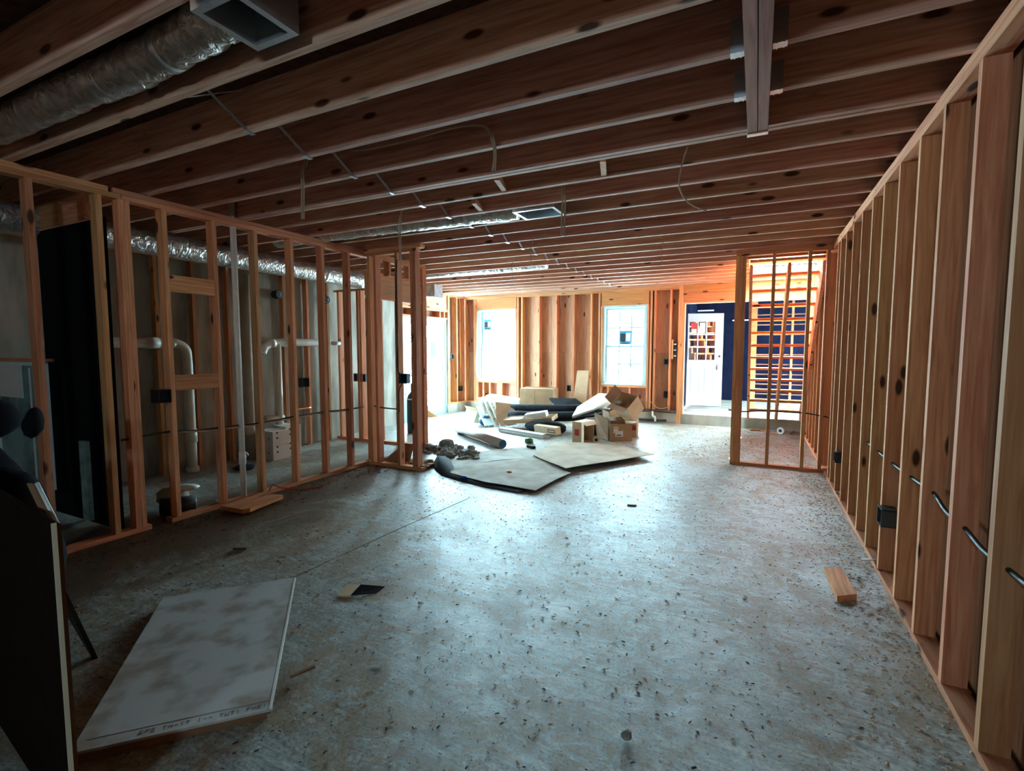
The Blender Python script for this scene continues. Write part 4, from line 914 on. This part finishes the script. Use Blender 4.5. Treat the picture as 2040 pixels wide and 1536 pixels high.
M = T3(-5.20, 9.25, .36, math.radians(4), 0, math.radians(6)); E = carton('long white carton sloping down behind the frames', M, .78, .30, .13, [], foam, closed=True)
m = MB(); m.box(.1, .6, .05, .25, -.34, -.02, M); o = m.build('carton', cardd); props(o, 'brown carton under the long white carton, mostly hidden', 'box')
# leaning frames
for k in range(4):
    dx = k * .085
    a0 = Vector((-5.02 + dx, 8.62 + .05 * k, .50 - .025 * k)); b0 = Vector((-4.47 + dx * 1.05, 8.10 + .06 * k, .0)); wv = Vector((.03, .36, .0))
    E = empty('slatted_frame', b0, ['flat pale board front-most in the leaning stack', 'thin slatted frame second in the leaning stack', 'thin slatted frame third in the leaning stack', 'thin slatted frame rearmost in the leaning stack, beside the brown cards'][k], 'frame', None)
    d_ = (b0 - a0); L_ = d_.length; d_.normalize(); up = d_.cross(wv.normalized()); 
    def bar(s0, s1, w0, w1, th=.018, nm='slat'):
        p = [a0 + d_ * s0 + wv.normalized() * w0, a0 + d_ * s1 + wv.normalized() * w0, a0 + d_ * s1 + wv.normalized() * w1, a0 + d_ * s0 + wv.normalized() * w1]
        slab(nm, [tuple(x) for x in p], th, foam if k % 2 == 0 else cream, E, up)
    if k == 0: bar(0, L_, 0, .30)
    else:
        bar(0, L_, 0, .045, nm='rail'); bar(0, L_, .30, .345, nm='rail')
        for s in (.06, .22, .40, .58): bar(s, s + .055, .0455, .2995)
o = sheet('card_piece', [(-4.62, 8.62, .42), (-4.28, 8.75, .38), (-4.05, 8.42, .04), (-4.40, 8.25, .02)], .01, card); props(o, 'brown cardboard piece tucked behind the slatted frames', 'cardboard')
o = sheet('foam_board', [(-4.99, 8.50, .31), (-4.78, 8.62, .31), (-4.42, 8.24, .02), (-4.55, 8.06, .02)], .02, plain('light_blue_foam', (.55, .74, .82), .7, noise=.08)); props(o, 'pale blue foam board leaning left of the slatted frames', 'board')
M = T3(-5.37, 8.58, .0, math.radians(-18), math.radians(-22), math.radians(4)); E = carton('cream carton tipped over at the left end of the pile', M, .34, .22, .26, [('front', 150, .1)], cream, cardl, closed=True)
o = lump('plastic_sack', (-4.72, 8.35, .09), (.16, .14, .14), blue, None, 53, .3, 2, -.09, True); props(o, 'dark blue bundle beneath the pale blue foam board', 'sack')
# black folded sheet and foam lid
o = sheet('tarp_fold', [(-3.62, 9.0, .48), (-3.05, 8.95, .50), (-2.75, 8.75, .36), (-3.3, 8.70, .34)], .05, tarp); props(o, 'folded black tarp behind the long rolls', 'tarp')
E = empty('foam_packing', (-2.6, 8.4, .35), 'large white moulded foam lid propped up on the pile', 'foam')
p = [(-2.80, 8.0, .33), (-2.50, 8.30, .44), (-2.22, 8.85, .66), (-2.60, 8.92, .66), (-2.86, 8.45, .44)]
sheet('lid', p, .035, foam, E)
for k, (t, u_) in enumerate(((.30, .62), (.50, .85))):
    q0 = Vector((-2.50, 8.30, .40)).lerp(Vector((-2.26, 8.80, .60)), t); q1 = q0 + Vector((.16, .0, -.01)); 
    sheet('rib', [tuple(q0 + Vector((-.12, -.03, -.02))), tuple(q1 + Vector((0, -.05, -.01))), tuple(q1 + Vector((.03, .05, .04))), tuple(q0 + Vector((-.09, .07, .03)))], .03, foam, E)
o = sheet('tarp_fold', [(-2.80, 8.06, .29), (-2.40, 8.15, .36), (-2.18, 8.55, .46), (-2.5, 8.75, .50)], .03, tarp); props(o, 'black sheet hanging under the white foam lid', 'tarp')
o = lump('plastic_sack', (-2.55, 8.35, .15), (.36, .36, .22), tarp, None, 57, .7, 3, -.15, True); props(o, 'black plastic heap between the open cartons', 'sack')
# open cartons on the right
Mc = T3(-2.665, 7.66, .0, math.radians(-80)) 
# lying carton: its open side faces the camera's right
M = Matrix.Translation((-2.555, 7.325, .0)) @ Matrix.Rotation(math.radians(-16), 4, 'Z') @ Matrix(((0, 0, 1, 0), (0, 1, 0, 0), (-1, 0, 0, .345), (0, 0, 0, 1)))
E = carton('open carton lying on its side, red print on its near face', M, .345, .36, .17, [('front', 128, .12), ('left', 60, .10), ('right', 91, .12)], cardl, cardl)
Mf = Matrix.Translation((-2.555, 7.325, .0)) @ Matrix.Rotation(math.radians(-16), 4, 'Z'); decal(E, Mf, .045, .13, .13, .23, red)
M = T3(-2.045, 7.70, .0, math.atan2(.20, .29), 0, 0)
E = carton('open carton with a white shipping label on its front', M, .36, .33, .285, [('left', 100, .20), ('back', 160, .14), ('right', 200, .12)], card, cardd)
decal(E, M, .05, .13, .14, .235, paper); decal(E, M, .08, .21, .08, .17, paper, -.0022); decal(E, M, .10, .18, .095, .11, ink, -.003, 'print'); decal(E, M, .055, .12, .205, .222, greypipe, -.003, 'print')
o = sheet('card_flap', [(-2.36, 7.86, .44), (-2.085, 7.70, .36), (-2.085, 7.71, .02), (-2.35, 8.0, .0)], .006, cardd); props(o, 'dark cardboard panel standing left of the labelled carton', 'cardboard')
M = T3(-2.12, 8.22, .0, math.radians(6), 0, 0)
E = carton('lower brown carton under the tilted open one', M, .37, .30, .27, [('front', 190, .1)], cardl, cardd); decal(E, M, .25, .36, .12, .2, red, -.001)
M = Matrix.Translation((-1.75, 8.17, .50)) @ Matrix.Rotation(math.radians(-28), 4, 'Z') @ Matrix.Rotation(math.radians(8), 4, 'Y') @ Matrix.Rotation(math.radians(42), 4, 'X') @ Matrix.Translation((-.36, -.15, -.15))
E = carton('tilted open carton on top with clear plastic wrap inside', M, .36, .30, .30, [('front', 165, .12), ('left', 120, .16)], cardl, cardd)
o = lump('plastic_wrap', (-2.03, 8.16, .58), (.10, .09, .09), plain('clear_wrap', (.55, .62, .62), .15, spec=.9, noise=.4, scale=20), None, 61, 1.1, 2); props(o, 'crumpled clear plastic wrap sticking out of the tilted carton', 'plastic wrap')
M = T3(-2.52, 8.78, .0, math.radians(20)); E = carton('brown carton with a red patch behind the labelled one', M, .30, .22, .50, [('right', 230, .1)], cardl, closed=True); decal(E, M, .05, .16, .30, .44, red)
o = tube('paint_can', [(-3.23, 7.03, .04), (-3.11, 7.045, .04)], .04, green, None, 20); props(o, 'small green can lying on its side before the pile', 'can')
E = empty('tape_roll', (-2.24, 7.52, 0), 'roll of clear tape lying by the open cartons', 'tape')
v, q = tube_vf([(-2.22, 7.50, .05), (-2.25, 7.55, .05)], .05, 18); mesh('roll', v, q, cream, E); v, q = tube_vf([(-2.2185, 7.4975, .05), (-2.2195, 7.499, .05)], .028, 14); mesh('core', v, q, ink, E)
o = sheet('wood_chunk', [(-3.03, 6.63, .05), (-2.90, 6.55, .055), (-2.87, 6.60, .055), (-3.0, 6.69, .05)], .045, tarp); props(o, 'small dark wood chunk between tube and cardboard', 'offcut')
o = sheet('plywood_offcut', [(-3.405, 9.62, .0), (-3.10, 9.62, .0), (-3.17, 10.085, 1.02), (-3.42, 10.085, 1.02)], .016, cardl); props(o, 'brown board leaning against the far wall between the windows', 'board')
o = sheet('wood_plank', [(-6.2, 8.62, .02), (-6.12, 8.78, .02), (-6.26, 8.40, .28), (-6.27, 8.2, .28)], .03, cableo); props(o, 'orange-brown plank leaning at the glazed door', 'board')
# dark valve cluster behind the frames
E = empty('hose_coil', (-5.6, 10.22, .2), 'coil of dark hose on the concrete curb in the far corner', 'hose')
tube('hose', [(-5.6 + .16 * math.cos(t * .7), 10.215 + .04 * math.sin(t * .7), .254 + .012 * t) for t in range(14)], .014, tarp, E, 8, 2)

# side room things
for i, (x, y, z, l) in enumerate(((-5.70, 4.40, 0, 'lower white carton of the left stack in the side room'), (-5.70, 4.40, .185, 'upper white carton of the left stack in the side room'), (-5.76, 4.655, 0, 'lower white carton of the right stack in the side room'), (-5.76, 4.655, .185, 'upper white carton of the right stack in the side room'))):
    hh = .184 if z == 0 else .20 + (.03 if i == 3 else 0)
    E = empty('tile_carton', (x, y, z), l, 'carton', 'white cartons in the side room')
    M = T3(x, y, z, math.radians(-4)); m = MB(); m.box(-.36, 0, 0, .235, 0, hh, M); m.build('body', paper, E)
    for a_ in (.05, .12): m = MB(); m.box(.0002, .0012, .05, .075, hh * .25 + a_, hh * .25 + a_ + .022, M); m.build('print', ink, E)
    for a_ in (-.30, -.20, -.10): m = MB(); m.box(a_, a_ + .02, -.0012, -.0002, hh * .45, hh * .45 + .022, M); m.build('print', ink, E)
E = empty('cement_sack', (-4.72, 2.62, 0), 'torn cement sack slumped behind the first left studs', 'sack')
lump('sack', (-4.82, 2.60, .11), (.26, .20, .13), fabric, E, 71, .35, 3, -.11, True); lump('contents', (-4.74, 2.70, .20), (.15, .12, .035), whitem, E, 72, .15, 2, None, True)
o = tube('black_pipe', [(-4.72, 2.48, .075), (-4.56, 2.70, .075)], .075, black, None, 20); props(o, 'short fat black pipe lying beside the torn sack', 'pipe')
o = lump('plastic_wrap', (-4.62, 2.95, .03), (.10, .07, .035), plain('crinkled_wrap', (.45, .62, .70), .1, spec=1, noise=.5, scale=25), None, 73, .5, 2); props(o, 'shiny crinkled plastic behind the left bottom plate', 'plastic wrap')
o = lump('black_cloth', (-5.6, 3.95, .02), (.25, .16, .04), tarp, None, 74, .4, 2, -.02); props(o, 'flat black rag on the floor of the side room', 'rag')
E = empty('pressure_tank', (-5.43, 7.02, 0), 'tall dark teal tank with a pale band beyond the wing wall', 'tank')
lathe('shell', -5.43, 7.05, [(.02, 0), (.105, .0), (.115, .03), (.115, .60), (.10, .66), (.05, .71), (.03, .73)], teal, E, 24); lathe('band', -5.43, 7.05, [(.1155, 0), (.118, .005), (.118, .02), (.1155, .025)], paper, E, 24, .585); lathe('valve', -5.43, 7.05, [(.045, 0), (.05, .03), (.05, .12), (.03, .15)], black, E, 14, .731); tube('valve_pipe', [(-5.40, 7.02, .86), (-5.34, 6.98, .90), (-5.30, 6.96, .84)], .02, steel, E, 8, 3)
# bits on the floor under the stairs
for i, (x, y, a_, l) in enumerate(((.10, 9.90, .3, 'pale wood offcut under the stairs by the step'), (.26, 9.82, -.5, 'crossed pale offcut under the stairs'), (.62, 9.95, 1.4, 'thin offcut lying against the concrete step'))):
    m = MB(); m.box(-.16, .16, -.02, .02, 0, .03, T3(x, y, 0, a_)); o = m.build('wood_offcut', woodX); props(o, l, 'offcut')
E = empty('tape_roll', (.42, 9.72, 0), 'white roll standing on the floor under the stairs', 'tape')
v, q = tube_vf([(.42, 9.70, .06), (.45, 9.76, .06)], .06, 18); mesh('roll', v, q, paper, E); v, q = tube_vf([(.4185, 9.697, .06), (.4195, 9.699, .06)], .028, 14); mesh('core', v, q, ink, E)
o = sheet('paper_bag', [(.30, 10.9, .21), (.62, 10.95, .21), (.55, 11.1, .33), (.36, 11.08, .35)], .05, cream); props(o, 'crumpled pale bag on the landing behind the stairs', 'bag')

# ------------------------------------------------------------------ litter over the slab
def litter(name, label, n, place, size, mat, seed, thick=.0025):
    g = random.Random(seed); V = []; F = []
    for _ in range(n):
        x, y = place(g); s = size * (0.4 + g.random() ** 2 * 1.6); a = g.uniform(0, 6.283); ca, sa = math.cos(a), math.sin(a)
        l, w, hh = s, s * g.uniform(.18, .5), g.uniform(.2, .9) * s * .35
        loc = [(-l, -w, 0), (l, -w * .6, hh * .3), (l * .8, w * .7, hh), (-l * .7, w, hh * .6), (0, 0, hh * 1.2 + thick)]
        b = len(V); V += [(x + p * ca - q * sa, y + p * sa + q * ca, .0015 + z) for p, q, z in loc]
        F += [(b, b + 1, b + 4), (b + 1, b + 2, b + 4), (b + 2, b + 3, b + 4), (b + 3, b, b + 4)]
    o = mesh(name, V, F, mat, None, (0, 3, 0)); props(o, label, 'litter', None, 'stuff'); return o
litter('wood_shavings', 'pale wood shavings drifted along the right wall', 2600, lambda g: (XR - abs(g.gauss(0, .20)) + (g.random() < .35) * .14, g.uniform(1.0, 6.8)), .0075, shav, 1)
litter('wood_shavings', 'scattered shavings over the open floor', 4200, lambda g: (g.uniform(-3.6, .7), 1.2 + g.random() ** 1.2 * 8), .0065, shav, 2)
litter('dirt_crumbs', 'dark crumbs and splinters over the open floor', 4200, lambda g: (g.uniform(-3.9, .74), 1.0 + g.random() ** 1.2 * 8), .0062, crumb, 3)
litter('dirt_crumbs', 'dark crumbs along the foot of the left wall', 900, lambda g: (XL + abs(g.gauss(0, .25)) + .02, g.uniform(1.6, 4.8)), .010, crumb, 4)
litter('wood_shavings', 'shavings and splinters under the stairs', 900, lambda g: (g.uniform(-.9, .74), g.uniform(6.95, 10.0)), .012, shav, 6)
